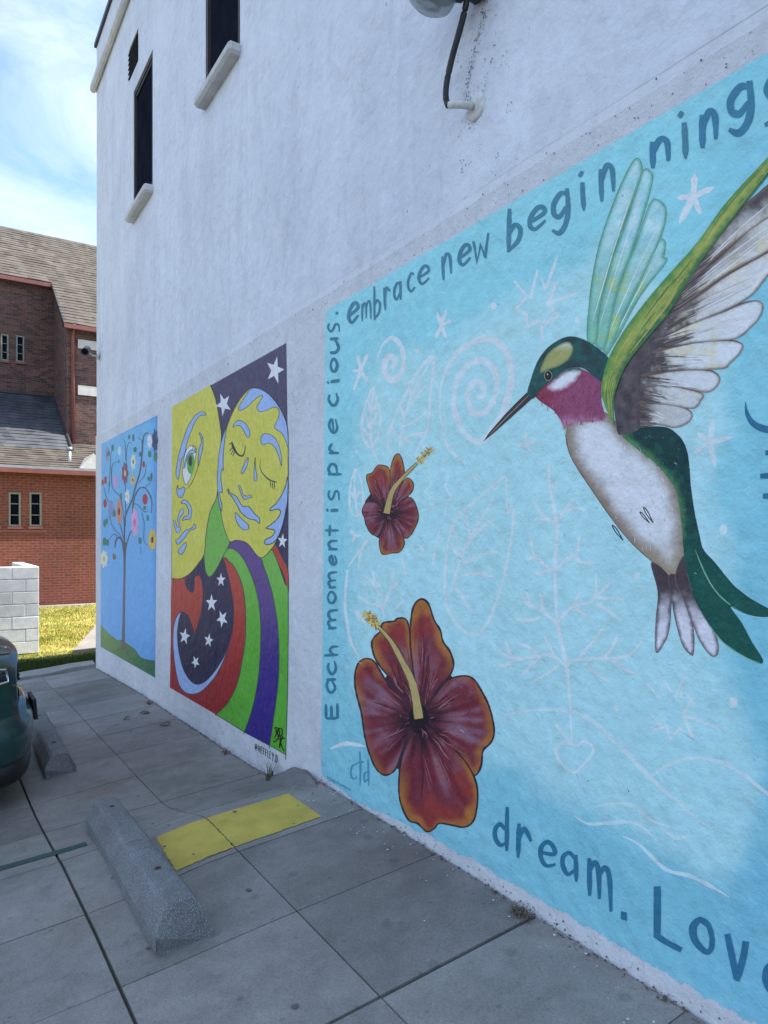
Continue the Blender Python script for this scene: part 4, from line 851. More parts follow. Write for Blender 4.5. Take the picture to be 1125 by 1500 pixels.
def gorfn(P, d):
    c = mixc(dc(108, 40, 60), dc(112, 60, 98), sstep(785, 835, P[:, 0]+6*nz(P, .1)))
    c = mixc(c, dc(150, 112, 150), sstep(606, 622, P[:, 1]+6*nz(P, .25, 2))*.8)
    return c*(1+.22*nz(P, .3, 5))[:, None]
p.fill(gor, gorfn, 2.2)
for k in range(90):
    q = np.array((random.uniform(790, 885), random.uniform(560, 620)))
    if inside(q[None], np.array(gor))[0]: p.stroke([tuple(q), (q[0]+random.uniform(-1, 2), q[1]+random.uniform(3, 7))], .9, random.choice((dc(134, 84, 122), dc(92, 38, 74), dc(120, 58, 98))), taper=(.3, .2))
cap = G_((275, 925), (290, 860), (330, 750), (390, 670), (470, 620), (530, 612), (600, 635), (680, 690), (725, 740), (705, 800), (685, 858), (640, 830), (590, 790), (540, 780), (470, 800), (430, 850), (370, 880), (325, 935), (300, 952))
p.fill(cap, lambda P, d: mixc(dc(30, 50, 58), dc(26, 72, 76), .5+nz(P, .09, 2))*(1+.15*nz(P, .4))[:, None], 2.4)
chk = G_((378, 895), (410, 855), (470, 802), (550, 782), (578, 806), (545, 858), (490, 900), (425, 918))
p.fill(chk, lambda P, d: mixc(mixc(dc(36, 62, 70), dc(126, 66, 104), sstep(545, 556, P[:, 1]+.28*(P[:, 0]-830))), dc(176, 188, 216), sstep(0, 8, d+2*nz(P, .2))), 1.8)
crown = G_((345, 812), (360, 750), (400, 690), (470, 645), (512, 645), (528, 690), (500, 740), (450, 775), (400, 792))
p.fill(crown, lambda P, d: mixc(dc(70, 96, 70), mixc(dc(126, 134, 92), dc(156, 168, 164), sstep(515, 500, P[:, 1]) if False else 1-sstep(503, 516, P[:, 1])), sstep(.3, 3.5, d)), 2)
e = G_((390, 827))[0]; p.dot(e, 6, 7.6, dc(128, 128, 116)); p.dot(e, 5.2, 6.8, dc(26, 28, 34)); p.dot((e[0]-1, e[1]-2), 1.1, 1.4, dc(140, 150, 170))
p.done('head', bird)
p = Paint(6.4); p.fill(G_((272, 918), (302, 950), (180, 1060), (85, 1145), (33, 1187), (62, 1142), (150, 1040), (220, 968)), flat(dc(46, 46, 54)), smooth=False); p.stroke(G_((278, 938), (160, 1055), (60, 1158)), 1.1, dc(126, 120, 122), taper=(.6, .3)); p.done('beak', bird)
for cx_, cy_ in (((740, 335), (800, 418)), ((892, 262), (945, 322)), ((912, 236), (966, 322))):
    p = Paint(5.6); a = np.array(K_(cx_)[0]); e = np.array(K_(cy_)[0]); d_ = e-a; nn = np.array((-d_[1], d_[0]))*.07
    p.stroke([tuple(e), tuple(a+d_*.4+nn), tuple(a), tuple(a+d_*.3-nn), tuple(e-d_*.05)], 1.3, dc(36, 36, 44)); p.done('foot', bird)
# lettering
LT = dc(54, 108, 138); LB = dc(36, 94, 134)
Rc = crop(490, 330, 4.5); Sc = crop(730, 200, 5.625); Tc = crop(930, 100, 5.769); Uc = crop(700, 1150, 4.5); Vc = crop(925, 1250, 5.625); Wc = crop(470, 440, 4.6875); Xc = crop(465, 750, 4.6875)
def put(F, sc, ch, o, ux, uy, w, col): letter(ch, F(o)[0], (ux[0]/sc, ux[1]/sc), (uy[0]/sc, uy[1]/sc), w*1.15, col, hum, 7) if True else None
for ch, o, ux, uy, w in (('e', (90, 655), (72, -38), (0, -118), 4.6), ('m', (182, 635), (62, -32), (0, -112), 2.6), ('b', (262, 622), (42, -22), (0, -118), 3), ('r', (335, 562), (40, -25), (-8, -142), 3.2), ('a', (392, 500), (50, -22), (0, -108), 3.2), ('c', (482, 445), (52, -18), (0, -118), 3.2), ('e', (552, 398), (76, -28), (0, -112), 4), ('n', (718, 365), (58, -42), (-6, -150), 4), ('e', (818, 276), (82, -38), (0, -122), 5), ('w', (918, 255), (98, -42), (0, -148), 4.6)): put(Rc, 4.5, ch, o, ux, uy, w, LT)
for ch, o, ux, uy, w in (('b', (78, 950), (110, -60), (6, -190), 6), ('e', (248, 790), (148, -66), (0, -165), 6), ('g', (445, 680), (132, -25), (0, -205), 6.5), ('n', (850, 540), (112, -80), (-8, -255), 6.5)): put(Sc, 5.625, ch, o, ux, uy, w, LT)
for ch, o, ux, uy, w in (('n', (148, 850), (150, -60), (0, -215), 8), ('n', (568, 680), (130, -70), (0, -270), 8.5), ('g', (795, 410), (190, -30), (0, -245), 9.5), ('s', (1085, 490), (160, -70), (20, -380), 9)): put(Tc, 5.769, ch, o, ux, uy, w, dc(46, 104, 142))
for F, st, dt, w in ((Sc, ((695, 378), (700, 500), (708, 615)), (683, 310), 7), (Tc, ((420, 460), (428, 620), (432, 770)), (391, 392), 9)):
    p = Paint(7); p.stroke(F(*st), w, LT, taper=(.8, .2)); d_ = F(dt)[0]; p.stroke([(d_[0]-2.5, d_[1]+4), (d_[0]+2.5, d_[1]-4)], w*.8, LT, taper=(.8, .7)); p.done('letter', hum)
for ch, o, ux, uy, w in (('d', (108, 385), (90, 22), (0, -138), 5.6), ('r', (262, 475), (92, 52), (6, -215), 5.8), ('e', (405, 510), (112, 48), (0, -160), 5.8), ('a', (552, 570), (108, 52), (0, -150), 5.6), ('m', (732, 725), (152, 76), (0, -235), 6.4)): put(Uc, 4.5, ch, o, ux, uy, w, LB)
p = Paint(7); p.fill(Uc((945, 830), (985, 838), (985, 895), (945, 882)), flat(LB), smooth=False); p.done('letter', hum)
p = Paint(7); p.stroke(Vc((215, 270), (216, 450), (214, 690)), 10.5, LB, taper=(.9, 1)); p.stroke(Vc((205, 672), (300, 735), (415, 795)), 8.5, LB, taper=(1, .9)); p.done('letter', hum)
p = Paint(7); p.stroke(Vc((555, 548), (510, 610), (525, 710), (600, 800), (650, 800), (668, 710), (640, 600), (585, 550)), [8.5, 12, 10, 8, 8, 8, 9, 7.5], LB, True); p.done('letter', hum)
p = Paint(7); p.stroke(Vc((792, 662), (870, 1030)), 9.5, LB, taper=(.9, 1)); p.stroke(Vc((945, 722), (925, 850), (872, 1050)), 10, LB, taper=(1, .7)); p.done('letter', hum)
put(Vc, 5.625, 'e', (1095, 1110), (170, 80), (0, -240), 9, LB)
LV = dc(46, 104, 136)
def putv(F, ch, y0, y1, xl, xr, w): letter(ch, F((xr, y1))[0], (0, -(y1-y0)/4.6875), (-(xr-xl)/4.6875, 0), w, LV, hum, 7)
for ch, y0, y1, xl, xr, w in (('s', 155, 222, 55, 128, 3.4), ('u', 255, 368, 64, 124, 4.6), ('o', 400, 492, 68, 114, 4.4), ('c', 632, 730, 56, 118, 4.2), ('e', 812, 918, 60, 114, 4), ('r', 978, 1052, 60, 128, 4.2), ('p', 1118, 1198, 56, 118, 4.2), ('s', 1300, 1378, 58, 126, 3.4)): putv(Wc, ch, y0, y1, xl, xr, w)
for ch, y0, y1, xl, xr, w in (('t', 88, 165, 66, 150, 3.6), ('n', 192, 258, 80, 142, 4), ('e', 296, 366, 86, 132, 4), ('m', 408, 522, 80, 130, 4), ('o', 546, 628, 72, 126, 4), ('m', 668, 802, 78, 134, 4.4), ('h', 918, 985, 88, 145, 4), ('c', 1020, 1120, 74, 128, 4.2), ('a', 1140, 1246, 66, 124, 4.4), ('E', 1308, 1422, 60, 142, 4.4)): putv(Xc, ch, y0, y1, xl, xr, w)
for st, dt in ((((68, 560), (130, 550)), ((46, 568), (58, 562))), (((68, 1444), (122, 1440)), ((40, 1444), (54, 1438)))):
    p = Paint(7); p.stroke(Wc(*st), 5, LV, taper=(.8, .9)); p.stroke(Wc(*dt), 4.2, LV); p.done('letter', hum)
p = Paint(7); p.stroke(Wc((110, 98), (114, 78)), 4, LV); p.done('letter', hum)
p = Paint(7); p.stroke(I_((962, 1240), (975, 1330), (1030, 1410), (1140, 1448), (1240, 1420)), [2, 6, 9, 11, 8], LB, taper=(.3, .8)); p.done('letter', hum)
for a, c in (((832, 238), (930, 232)), ((803, 366), (930, 358)), ((818, 476), (930, 470))):
    p = Paint(7); p.stroke(J_(a, c), 8, LB, taper=(.9, .9)); p.done('letter', hum)
SG = dc(56, 124, 166)
for st in (((238, 1082), (212, 1095), (203, 1130), (215, 1165), (240, 1155)), ((253, 1015), (256, 1110), (254, 1202)), ((240, 1078), (278, 1070)), ((300, 1125), (278, 1140), (280, 1180), (300, 1165)), ((298, 1060), (302, 1202))):
    p = Paint(7); p.stroke(Q_(*st), 2.4, SG, taper=(.8, .5)); p.done('letter', hum)
p = Paint(7)
for c in ((196, 1070), (190, 1108), (200, 1160)): p.dot(Q_(c)[0], .8, 1.0, SG)
for k in range(13):
    x, y = 72+k*10.4, 1158+k*5.6; p.stroke(Q_((x, y+6), (x+3, y-7), (x+6, y+6), (x+8, y-2)), .55, dc(72, 132, 170), wob=.6)
p.done('small_inscription', hum)['kind'] = 'stuff'
# scuffs and fine cracks in the blue paint
p = Paint(8)
for k in range(60):
    q = np.array((random.uniform(500, 1120), random.uniform(480, 1350))); an = random.choice((-.5, .3, .6, 1.2)); L = random.uniform(2, 9)
    if q[1] > basey(q[0])-45 or q[1] < 470-.5845*(q[0]-477): continue
    p.stroke([tuple(q), (q[0]+L*math.cos(an)*.6, q[1]+L*math.sin(an)*.3), (q[0]+L*math.cos(an), q[1]+L*math.sin(an))], .6, dc(78, 128, 150) if k % 2 else dc(176, 200, 222), taper=(.2, .2))
p.done('scuff_marks', hum)['kind'] = 'stuff'

# ================================================================== THINGS ON THE WALL
# floodlight with cable
yl, zl = W(690, 160)
lamp = tag(empty('wall_floodlight', (0, yl, zl)), 'round glass floodlight with black cable mounted high on the white wall', 'floodlight')
def lampobj(mb, name, m, smooth=False, bevel=0, parent=None): return mb.build(name, m, parent or lamp, smooth, bevel)
lb = MB(); lb.lathe([(0, -.012), (.058, -.012), (.058, -.004), (.05, .004), (0, .004)], Vector and __import__('mathutils').Matrix.Translation((0.006, -.02, .0)) @ __import__('mathutils').Matrix.Rotation(R(-90), 4, 'Y')); lampobj(lb, 'wall_plate', M['oldwhite'], True)
cp = [(-.005, -.012, .005), (-.05, .0, .005), (-.075, .02, .006), (-.085, .045, .012)]
lb = MB(); lb.tube(cp, [.017, .017, .016, .015], 12); lampobj(lb, 'conduit_elbow', M['oldwhite'], True)
cab = [(-.085, .05, .012), (-.085, .068, .06), (-.08, .066, .13), (-.075, .035, .22), (-.07, -.01, .31), (-.066, -.04, .38), (-.06, -.05, .44)]
cabs = [tuple(q) for q in cr(cab, False, 5)]
lb = MB(); lb.tube(cabs, .0135, 10); lampobj(lb, 'cable', M['black'], True)
lb = MB(); lb.box((-.085, -.13, .43), (.012, -.02, .58)); lampobj(lb, 'junction_box', M['dark'], False, .012)
lb = MB(); lb.tube([(-.06, -.07, .47), (-.09, -.03, .43), (-.11, .01, .45)], [.022, .026, .02], 10); lampobj(lb, 'swivel', M['dark'], True)
from mathutils import Matrix
LM = Matrix.Translation((-.19, .01, .462)) @ Matrix.Scale(1.12, 4) @ Matrix.Rotation(R(12), 4, 'Y') @ Matrix.Rotation(R(14), 4, 'X')
lb = MB(); lb.lathe([(.0, .16), (.045, .155), (.06, .12), (.085, .06), (.097, .0), (.099, -.012), (.093, -.012), (.089, .0), (.075, .055), (.05, .11), (.0, .12)], LM, 32); lampobj(lb, 'lamp_housing', M['galv'], True)
lb = MB(); lb.tube([LM @ Vector((.02, -.04, .13)), Vector((-.12, .0, .56)), Vector((-.07, -.06, .54))], .016, 10); lampobj(lb, 'arm', M['dark'], True)
gm2, n, l, pb = mat('lamp_glass'); pb.inputs['Base Color'].default_value = (.75, .8, .8, 1); pb.inputs['Transmission Weight'].default_value = .85; pb.inputs['Roughness'].default_value = .18; pb.inputs['IOR'].default_value = 1.3
l.new(bump(n, l, tnoise(n, l, pos(n, l, (1, 1, 1), True), 60), .15, .003), pb.inputs['Normal'])
lb = MB(); lb.lathe([(.092, -.010), (.092, -.035), (.085, -.06), (.06, -.078), (.0, -.085), (.0, -.082), (.058, -.075), (.082, -.058), (.089, -.034), (.089, -.010)], LM, 32); lampobj(lb, 'lens', gm2, True)
# rust and grime marks below the fitting
# security camera at the far corner
sc = tag(empty('security_camera', (0, 10.5, 4.02)), 'small dark bullet security camera on a bracket at the far wall corner', 'camera')
b = MB(); b.lathe([(0, 0), (.045, 0), (.045, .015), (0, .018)], Matrix.Rotation(R(-90), 4, 'Y')); b.build('base_plate', M['oldwhite'], sc, True)
b = MB(); b.tube([(0, 0, 0), (-.08, -.01, .0), (-.14, -.02, .03)], .012, 8); b.build('bracket', M['oldwhite'], sc, True)
CM = Matrix.Translation((-.17, -.02, .055)) @ Matrix.Rotation(R(115), 4, 'X') @ Matrix.Rotation(R(-18), 4, 'Y')
b = MB(); b.lathe([(0, -.11), (.045, -.11), (.05, -.09), (.05, .10), (.052, .12), (.042, .12), (.04, .10), (0, .10)], CM, 20); b.build('body', M['dark'], sc, True)
b = MB(); b.lathe([(0, .101), (.03, .101), (.022, .112), (0, .115)], CM, 16); b.build('lens', M['glass'], sc, True)

# ================================================================== WHEEL STOPS
def wheel_stop(p0, p1, w, h, label):
    a = Vector((p0[0], p0[1], gz(*p0))); e = Vector((p1[0], p1[1], gz(*p1))); L = (e-a).length; d = (e-a).normalized()
    side = d.cross(Vector((0, 0, 1))).normalized(); up = side.cross(d)
    root = empty('wheel_stop', (a+e)/2); ns = 26
    prof = [(-.44, -.06), (-.455, .04), (-.5, .09), (-.5, .40), (-.475, .47), (-.31, .90), (-.24, .98), (-.15, 1.0), (.15, 1.0), (.24, .98), (.31, .90), (.475, .47), (.5, .40), (.5, .09), (.455, .04), (.44, -.06)]
    b = MB(); vs = []; m = (a+e)/2
    for i in range(ns+1):
        t = i/ns; k = 1.0
        end = min(t, 1-t)*L
        for u, v in prof:
            sh = 1 if v < .5 else 1-.0*max(0, 1-end/.05)
            inset = 0.045*max(0, v-.40)-.02*(v < .05)*-1*(1 if end < .001 else 0)
            jit = .005*noise.noise(Vector((t*30, u*9, v*9)))
            q = a+d*(t*L+(inset if t < .5 else -inset)*1.3)+side*(u*w*sh)+up*(v*h+jit)
            vs.append(q-m)
    K = len(prof); fs = [(i*K+k, i*K+k+1, (i+1)*K+k+1, (i+1)*K+k) for i in range(ns) for k in range(K-1)]
    fs += [tuple(range(K))[::-1], tuple(ns*K+k for k in range(K))]
    b.add(vs, fs); o = b.build('block', M['stop'], root, False, 0)
    for t in (.24, .86):
        q = a+d*(t*L)+up*(h+.001)-m; pb_ = MB()
        pb_.lathe([(.0, .003), (.010, .003), (.014, .0), (.016, -.01)], Matrix.Translation(q) @ up.to_track_quat('Z', 'Y').to_matrix().to_4x4(), 12); pb_.build('anchor_pin', M['rust'], root)
    tag(root, label, 'wheel stop', 'concrete wheel stops along the pavement')
M['rust'] = simple('rust', (.06, .035, .028), .8, .2, .3, 40)
wheel_stop((-1.155, 2.66), (-1.10, 4.42), .215, .172, 'grey concrete wheel stop lying beside the yellow painted rectangle')
wheel_stop((-1.15, 5.80), (-1.11, 7.58), .215, .16, 'grey concrete wheel stop in front of the dark green car')

# ================================================================== CAR
paint, n, l, pb = mat('dark_green_car_paint'); pb.inputs['Base Color'].default_value = (.006, .03, .032, 1); pb.inputs['Metallic'].default_value = .0; pb.inputs['Roughness'].default_value = .4; pb.inputs['Coat Weight'].default_value = .5; pb.inputs['Coat Roughness'].default_value = .03
f = tnoise(n, l, pos(n, l, (1, 1, 1), True), 300, 2); l.new(ramp(n, l, f, [(.35, (.006, .036, .036)), (.65, (.012, .058, .056))]), pb.inputs['Base Color'])
cgl, n, l, pb = mat('car_glass'); pb.inputs['Base Color'].default_value = (.01, .012, .013, 1); pb.inputs['Roughness'].default_value = .03
l.new(ramp(n, l, tnoise(n, l, pos(n, l, (1, 1, 1), True), 2), [(.3, (.008, .01, .011)), (.7, (.014, .016, .017))]), pb.inputs['Base Color'])
hgl, n, l, pb = mat('headlight_glass'); pb.inputs['Base Color'].default_value = (.55, .62, .6, 1); pb.inputs['Roughness'].default_value = .08; pb.inputs['Metallic'].default_value = .75
l.new(ramp(n, l, tnoise(n, l, pos(n, l, (1, 1, 1), True), 16), [(.4, (.16, .2, .16)), (.6, (.6, .66, .62))]), pb.inputs['Base Color'])
chrome = simple('chrome', (.7, .7, .72), .12, 1, .05)
car = empty('parked_car', (-1.33, 6.12, gz(-1.33, 6.12))); car.rotation_euler = (0, -math.atan(.09)*-1*-1, 0)
tag(car, 'dark green sport utility car parked with its nose toward the murals', 'car')
# body lofted from stations: (x back from nose, half width, z bottom, z shoulder, z top of hood or roof)
st = [(0.0, .76, .42, .86, 1.0), (.04, .84, .33, .93, 1.05), (.12, .90, .27, .985, 1.08), (.28, .925, .25, 1.01, 1.10), (.55, .94, .25, 1.02, 1.115), (.95, .945, .25, 1.03, 1.14), (1.35, .945, .25, 1.03, 1.155), (1.6, .945, .25, 1.02, 1.17), (3.2, .945, .25, 1.0, 1.10), (4.3, .93, .27, 1.02, 1.10), (4.58, .88, .35, 1.0, 1.06), (4.66, .78, .45, .9, 1.0)]
b = MB(); vs = []; K = 0
def section(x, hw, zbm, zs, zt):
    h = [(-.0, zbm), (hw*.86, zbm), (hw*.955, zbm+.06), (hw*.985, (zbm+zs)*.5-.10), (hw, (zbm+zs)*.5+.02), (hw*.985, zs-.06), (hw*.975, zs), (hw*.93, zs+(zt-zs)*.55), (hw*.80, zt-.03), (hw*.45, zt-.005), (0, zt)]
    return [(-x, y, z) for y, z in h]+[(-x, -y, z) for y, z in h[1:-1][::-1]]
dense = []
S = np.array(st); tt = np.linspace(0, len(st)-1, 60)
for t in tt: dense.append([np.interp(t, range(len(st)), S[:, k]) for k in range(5)])
for s in dense:
    sec = section(*s); K = len(sec)
    bow = [(.13*(1-abs(q[1])/.95)**1 if False else 0) for q in sec]
    vs += [(q[0]-.11*(abs(q[1])/.9)**2.4*max(0, 1-s[0]/.8), q[1], q[2]) for q in sec]
fs = [(i*K+k, i*K+(k+1) % K, (i+1)*K+(k+1) % K, (i+1)*K+k) for i in range(len(dense)-1) for k in range(K)]+[tuple(range(K)), tuple((len(dense)-1)*K+k for k in range(K))]
b.add(vs, fs); body = b.build('body', paint, car, True)
md = body.modifiers.new('s', 'SUBSURF'); md.levels = 1; md.render_levels = 1
# cabin
cab_s = [(1.15, .80, 1.13, 1.14), (1.75, .78, 1.13, 1.50), (2.1, .74, 1.12, 1.62), (3.3, .73, 1.08, 1.65), (4.1, .72, 1.08, 1.55), (4.45, .78, 1.06, 1.10)]
b = MB(); vs = []
for x, hw, z0, z1 in cab_s: vs += [(-x, hw*1.1, z0), (-x, hw, z1-.06 if z1 > 1.3 else z1), (-x, hw*.8, z1), (-x, -hw*.8, z1), (-x, -hw, z1-.06 if z1 > 1.3 else z1), (-x, -hw*1.1, z0)]
b.add(vs, [(i*6+k, i*6+k+1, (i+1)*6+k+1, (i+1)*6+k) for i in range(5) for k in range(5)]); cabn = b.build('cabin', cgl, car, True)
b = MB(); vs = []
for x, hw, z1 in ((1.78, .62, 1.535), (2.1, .60, 1.645), (3.3, .60, 1.672), (4.08, .58, 1.575)): vs += [(-x, hw, z1-.01), (-x, 0, z1+.012), (-x, -hw, z1-.01)]
b.add(vs, [(i*3+k, i*3+k+1, (i+1)*3+k+1, (i+1)*3+k) for i in range(3) for k in range(2)]); b.build('roof', paint, car, True)
for s in (-1, 1):
    b = MB(); pts = [(-.175, .855*s, .985), (-.30, .895*s, 1.006), (-.62, .915*s, 1.02), (-.72, .92*s, .985), (-.60, .922*s, .925), (-.32, .91*s, .892), (-.17, .862*s, .905)]
    ctr = Vector((-.36, .915*s, .95)); outp = [Vector(q)+Vector((.03, .03*s, 0)) for q in pts]
    b.add(outp+[ctr+Vector((.04, .045*s, 0))]+[Vector(q)+Vector((-.03, -.05*s, 0)) for q in pts], [(i, (i+1) % 7, 7) for i in range(7)]+[(i, (i+1) % 7, (i+1) % 7+8, i+8) for i in range(7)])
    hl = b.build('headlight', hgl, car, True)
    b = MB(); b.tube([(q[0]+.004, q[1]+.006*s, q[2]) for q in [tuple(v) for v in outp]+[tuple(outp[0])]], .008, 6); b.build('chrome_surround', chrome, hl)
    for x in (.88, 3.62):
        b = MB(); MX = Matrix.Translation((-x, .83*s, .345)) @ Matrix.Rotation(R(90), 4, 'X')
        b.lathe([(.20, -.11), (.30, -.11), (.34, -.08), (.345, 0), (.34, .08), (.30, .11), (.20, .11)], MX, 36); wh_ = b.build('wheel', M['black'], car, True)
        b = MB(); b.lathe([(.21, -.10), (.205, .0), (.21, .10)], MX, 30)
        for k in range(10):
            a = k*2*math.pi/10; b.box((.03, -.022, -.098*s-.006), (.208, .022, -.098*s+.012), (MX @ Matrix.Rotation(a, 4, 'Z')).to_3x3(), MX.to_translation())
        b.build('rim', chrome, wh_)
def front_band(name, m, prof, parent):               # prof: (reach forward, z); swept round the nose
    plan = [(-.95, -.955), (-.62, -.95), (-.40, -.925), (-.22, -.89), (-.11, -.81), (-.045, -.62), (-.005, -.30), (.01, 0)]; plan = plan+[(x, -y) for x, y in plan[-2::-1]]
    plan = [tuple(q) for q in cr(plan, False, 3)]; b = MB(); vs = []; K = len(prof)
    for i, (x, y) in enumerate(plan):
        q0 = np.array(plan[max(0, i-1)]); q1 = np.array(plan[min(len(plan)-1, i+1)]); d = (q1-q0)/np.hypot(*(q1-q0)); nn = np.array((d[1], -d[0]))
        for f, z in prof: vs.append((x+nn[0]*f, y+nn[1]*f, z))
    b.add(vs, [(i*K+k, i*K+k+1, (i+1)*K+k+1, (i+1)*K+k) for i in range(len(plan)-1) for k in range(K-1)]); return b.build(name, m, parent, True)
front_band('bumper', paint, [(-.03, .68), (.004, .655), (.012, .60), (.036, .57), (.046, .53), (.042, .47), (.02, .39), (-.01, .33), (-.04, .31)], car)
front_band('lower_bumper', M['black'], [(-.03, .36), (.008, .34), (.012, .29), (-.005, .23), (-.05, .20), (-.12, .20)], car)
b = MB()
for k in range(6): b.box((-.07, -.34, .80+.028*k), (-.022, .34, .812+.028*k))
b.box((-.09, -.36, .79), (-.045, .36, .97)); b.build('grille', M['black'], car)
b = MB(); b.box((.056, -.16, .44), (.085, .16, .60)); b.build('license_plate', M['black'], car, False, .004)
for s in (-1, 1):
    b = MB(); b.box((-1.72, .98*s-.09, 1.08), (-1.55, .98*s+.09, 1.22)); b.build('mirror', paint, car, True, .03)
b = MB()                                             # shut line of the hood
b.tube([(-.10, -.70, 1.058), (-.22, -.80, 1.072), (-.4, -.86, 1.075), (-.9, -.875, 1.095), (-1.3, -.875, 1.11)], .004, 6); b.build('hood_gap', M['black'], car)

# ================================================================== BLOCK WALL
bw = tag(empty('block_wall', (-.49, 12.8, -.42)), 'low wall of white painted concrete blocks at the edge of the lawn', 'wall')
BH, BL, BT = .203, .40, .2
def block_mesh(L):
    m_ = MB(); m_.box((0, 0, 0), (L-.008, BT-.004, BH-.010)); o = m_.build('tmp', M['block'], None, False, .006); me = o.data; bpy.data.objects.remove(o); return me
mb_full, mb_half = block_mesh(BL), block_mesh(BL/2)
for r in range(7):
    z = r*BH
    x = 0.0; i = 0
    while x < 3.2:
        me, L = (mb_half, BL/2) if (r % 2 and i == 0) else (mb_full, BL)
        o = link('block', me, None, bw); o.location = (-x-L+random.uniform(-.001, .001), random.uniform(-.002, .002), z); x += L; i += 1
    y = BT; i = 0
    while y < 2.4:
        me, L = (mb_half, BL/2) if (not r % 2 and i == 0) else (mb_full, BL)
        o = link('block', me, None, bw); o.location = (random.uniform(-.001, .001), y, z); o.rotation_euler = (0, 0, R(90)); y += L; i += 1
b = MB(); b.box((-3.2, .010, .002), (-.010, BT-.014, 7*BH-.004)); b.box((-BT+.012, BT, .002), (-.010, 2.58, 7*BH-.004)); b.build('mortar', M['mortar'], bw)

# ================================================================== BRICK CHURCH
bm_, n, l, pb = mat('red_brick'); q = n.new('ShaderNodeNewGeometry'); sx = n.new('ShaderNodeSeparateXYZ'); l.new(q.outputs['Position'], sx.inputs[0])
ad = n.new('ShaderNodeMath'); l.new(sx.outputs['X'], ad.inputs[0]); l.new(sx.outputs['Y'], ad.inputs[1])
cb = n.new('ShaderNodeCombineXYZ'); l.new(ad.outputs[0], cb.inputs['X']); l.new(sx.outputs['Z'], cb.inputs['Y'])
br = n.new('ShaderNodeTexBrick'); l.new(cb.outputs[0], br.inputs['Vector']); br.inputs['Scale'].default_value = 1; br.inputs['Brick Width'].default_value = .215; br.inputs['Row Height'].default_value = .072; br.inputs['Mortar Size'].default_value = .006; br.inputs['Mortar Smooth'].default_value = .3
br.inputs['Color1'].default_value = (.20, .046, .030, 1); br.inputs['Color2'].default_value = (.15, .038, .024, 1); br.inputs['Mortar'].default_value = (.22, .13, .09, 1)
c = mul(n, l, br.outputs['Color'], ramp(n, l, tnoise(n, l, cb.outputs[0], .6, 4), [(.3, .75), (.7, 1.15)])); c = mul(n, l, c, ramp(n, l, tnoise(n, l, cb.outputs[0], 14, 3), [(.3, .7), (.7, 1.2)]))
l.new(c, pb.inputs['Base Color']); pb.inputs['Roughness'].default_value = .85; l.new(bump(n, l, br.outputs['Fac'], -.6, .012), pb.inputs['Normal'])
M['brick'] = bm_
ob = bm_.copy(); ob.name = 'brown_brick'; n, l = ob.node_tree.nodes, ob.node_tree.links; pb = n['Principled BSDF']  # darker, browner copy of the brick with dark headers, for the upper wall
b2 = [q for q in n if q.type == 'TEX_BRICK'][0]; b2.inputs['Color1'].default_value = (.17, .075, .056, 1); b2.inputs['Color2'].default_value = (.085, .05, .043, 1); b2.inputs['Mortar'].default_value = (.17, .13, .11, 1)
src = pb.inputs['Base Color'].links[0].from_socket; cbx = [q for q in n if q.type == 'COMBXYZ'][0]
b3 = n.new('ShaderNodeTexBrick'); l.new(cbx.outputs[0], b3.inputs['Vector']); b3.inputs['Scale'].default_value = 1; b3.inputs['Brick Width'].default_value = .215; b3.inputs['Row Height'].default_value = .072; b3.inputs['Mortar Size'].default_value = .004; b3.inputs['Bias'].default_value = -.35
b3.inputs['Color1'].default_value = (1, 1, 1, 1); b3.inputs['Color2'].default_value = (.35, .3, .3, 1); b3.inputs['Mortar'].default_value = (1, 1, 1, 1); b3.offset = .25
l.new(mul(n, l, src, b3.outputs['Color'], .8), pb.inputs['Base Color']); M['upper_brick'] = ob
def shingle_mat(name, c1, c2):
    m, n, l, pb = mat(name); q = n.new('ShaderNodeNewGeometry'); mp = n.new('ShaderNodeMapping'); mp.inputs['Scale'].default_value = (1, 0, 1); l.new(q.outputs['Position'], mp.inputs[0])
    v = n.new('ShaderNodeTexVoronoi'); v.inputs['Scale'].default_value = 1.0; mp2 = n.new('ShaderNodeMapping'); mp2.inputs['Scale'].default_value = (4.2, 2.5, 2.5); l.new(q.outputs['Position'], mp2.inputs[0]); l.new(mp2.outputs[0], v.inputs['Vector'])
    c = ramp(n, l, v.outputs['Color'], [(.2, c1), (.8, c2)]); c = mul(n, l, c, ramp(n, l, tnoise(n, l, mp.outputs[0], 2, 5), [(.3, .75), (.7, 1.15)]))
    l.new(c, pb.inputs['Base Color']); pb.inputs['Roughness'].default_value = .85; return m
M['shingle'] = shingle_mat('tan_shingles', (.062, .051, .039), (.108, .09, .069)); M['slate'] = shingle_mat('dark_slate', (.035, .04, .05), (.07, .075, .085))
ch = tag(empty('brick_church', (0, 24, -.4)), 'large red brick church with steep shingled roof behind the lawn', 'church')
def crel(o): o.location = (0, -24, .4); return o
YF, YBb, YA, XR = 20.8, 24.0, 26.8, 1.57
def cquad(b, p): b.add(p, [(0, 1, 2, 3)])
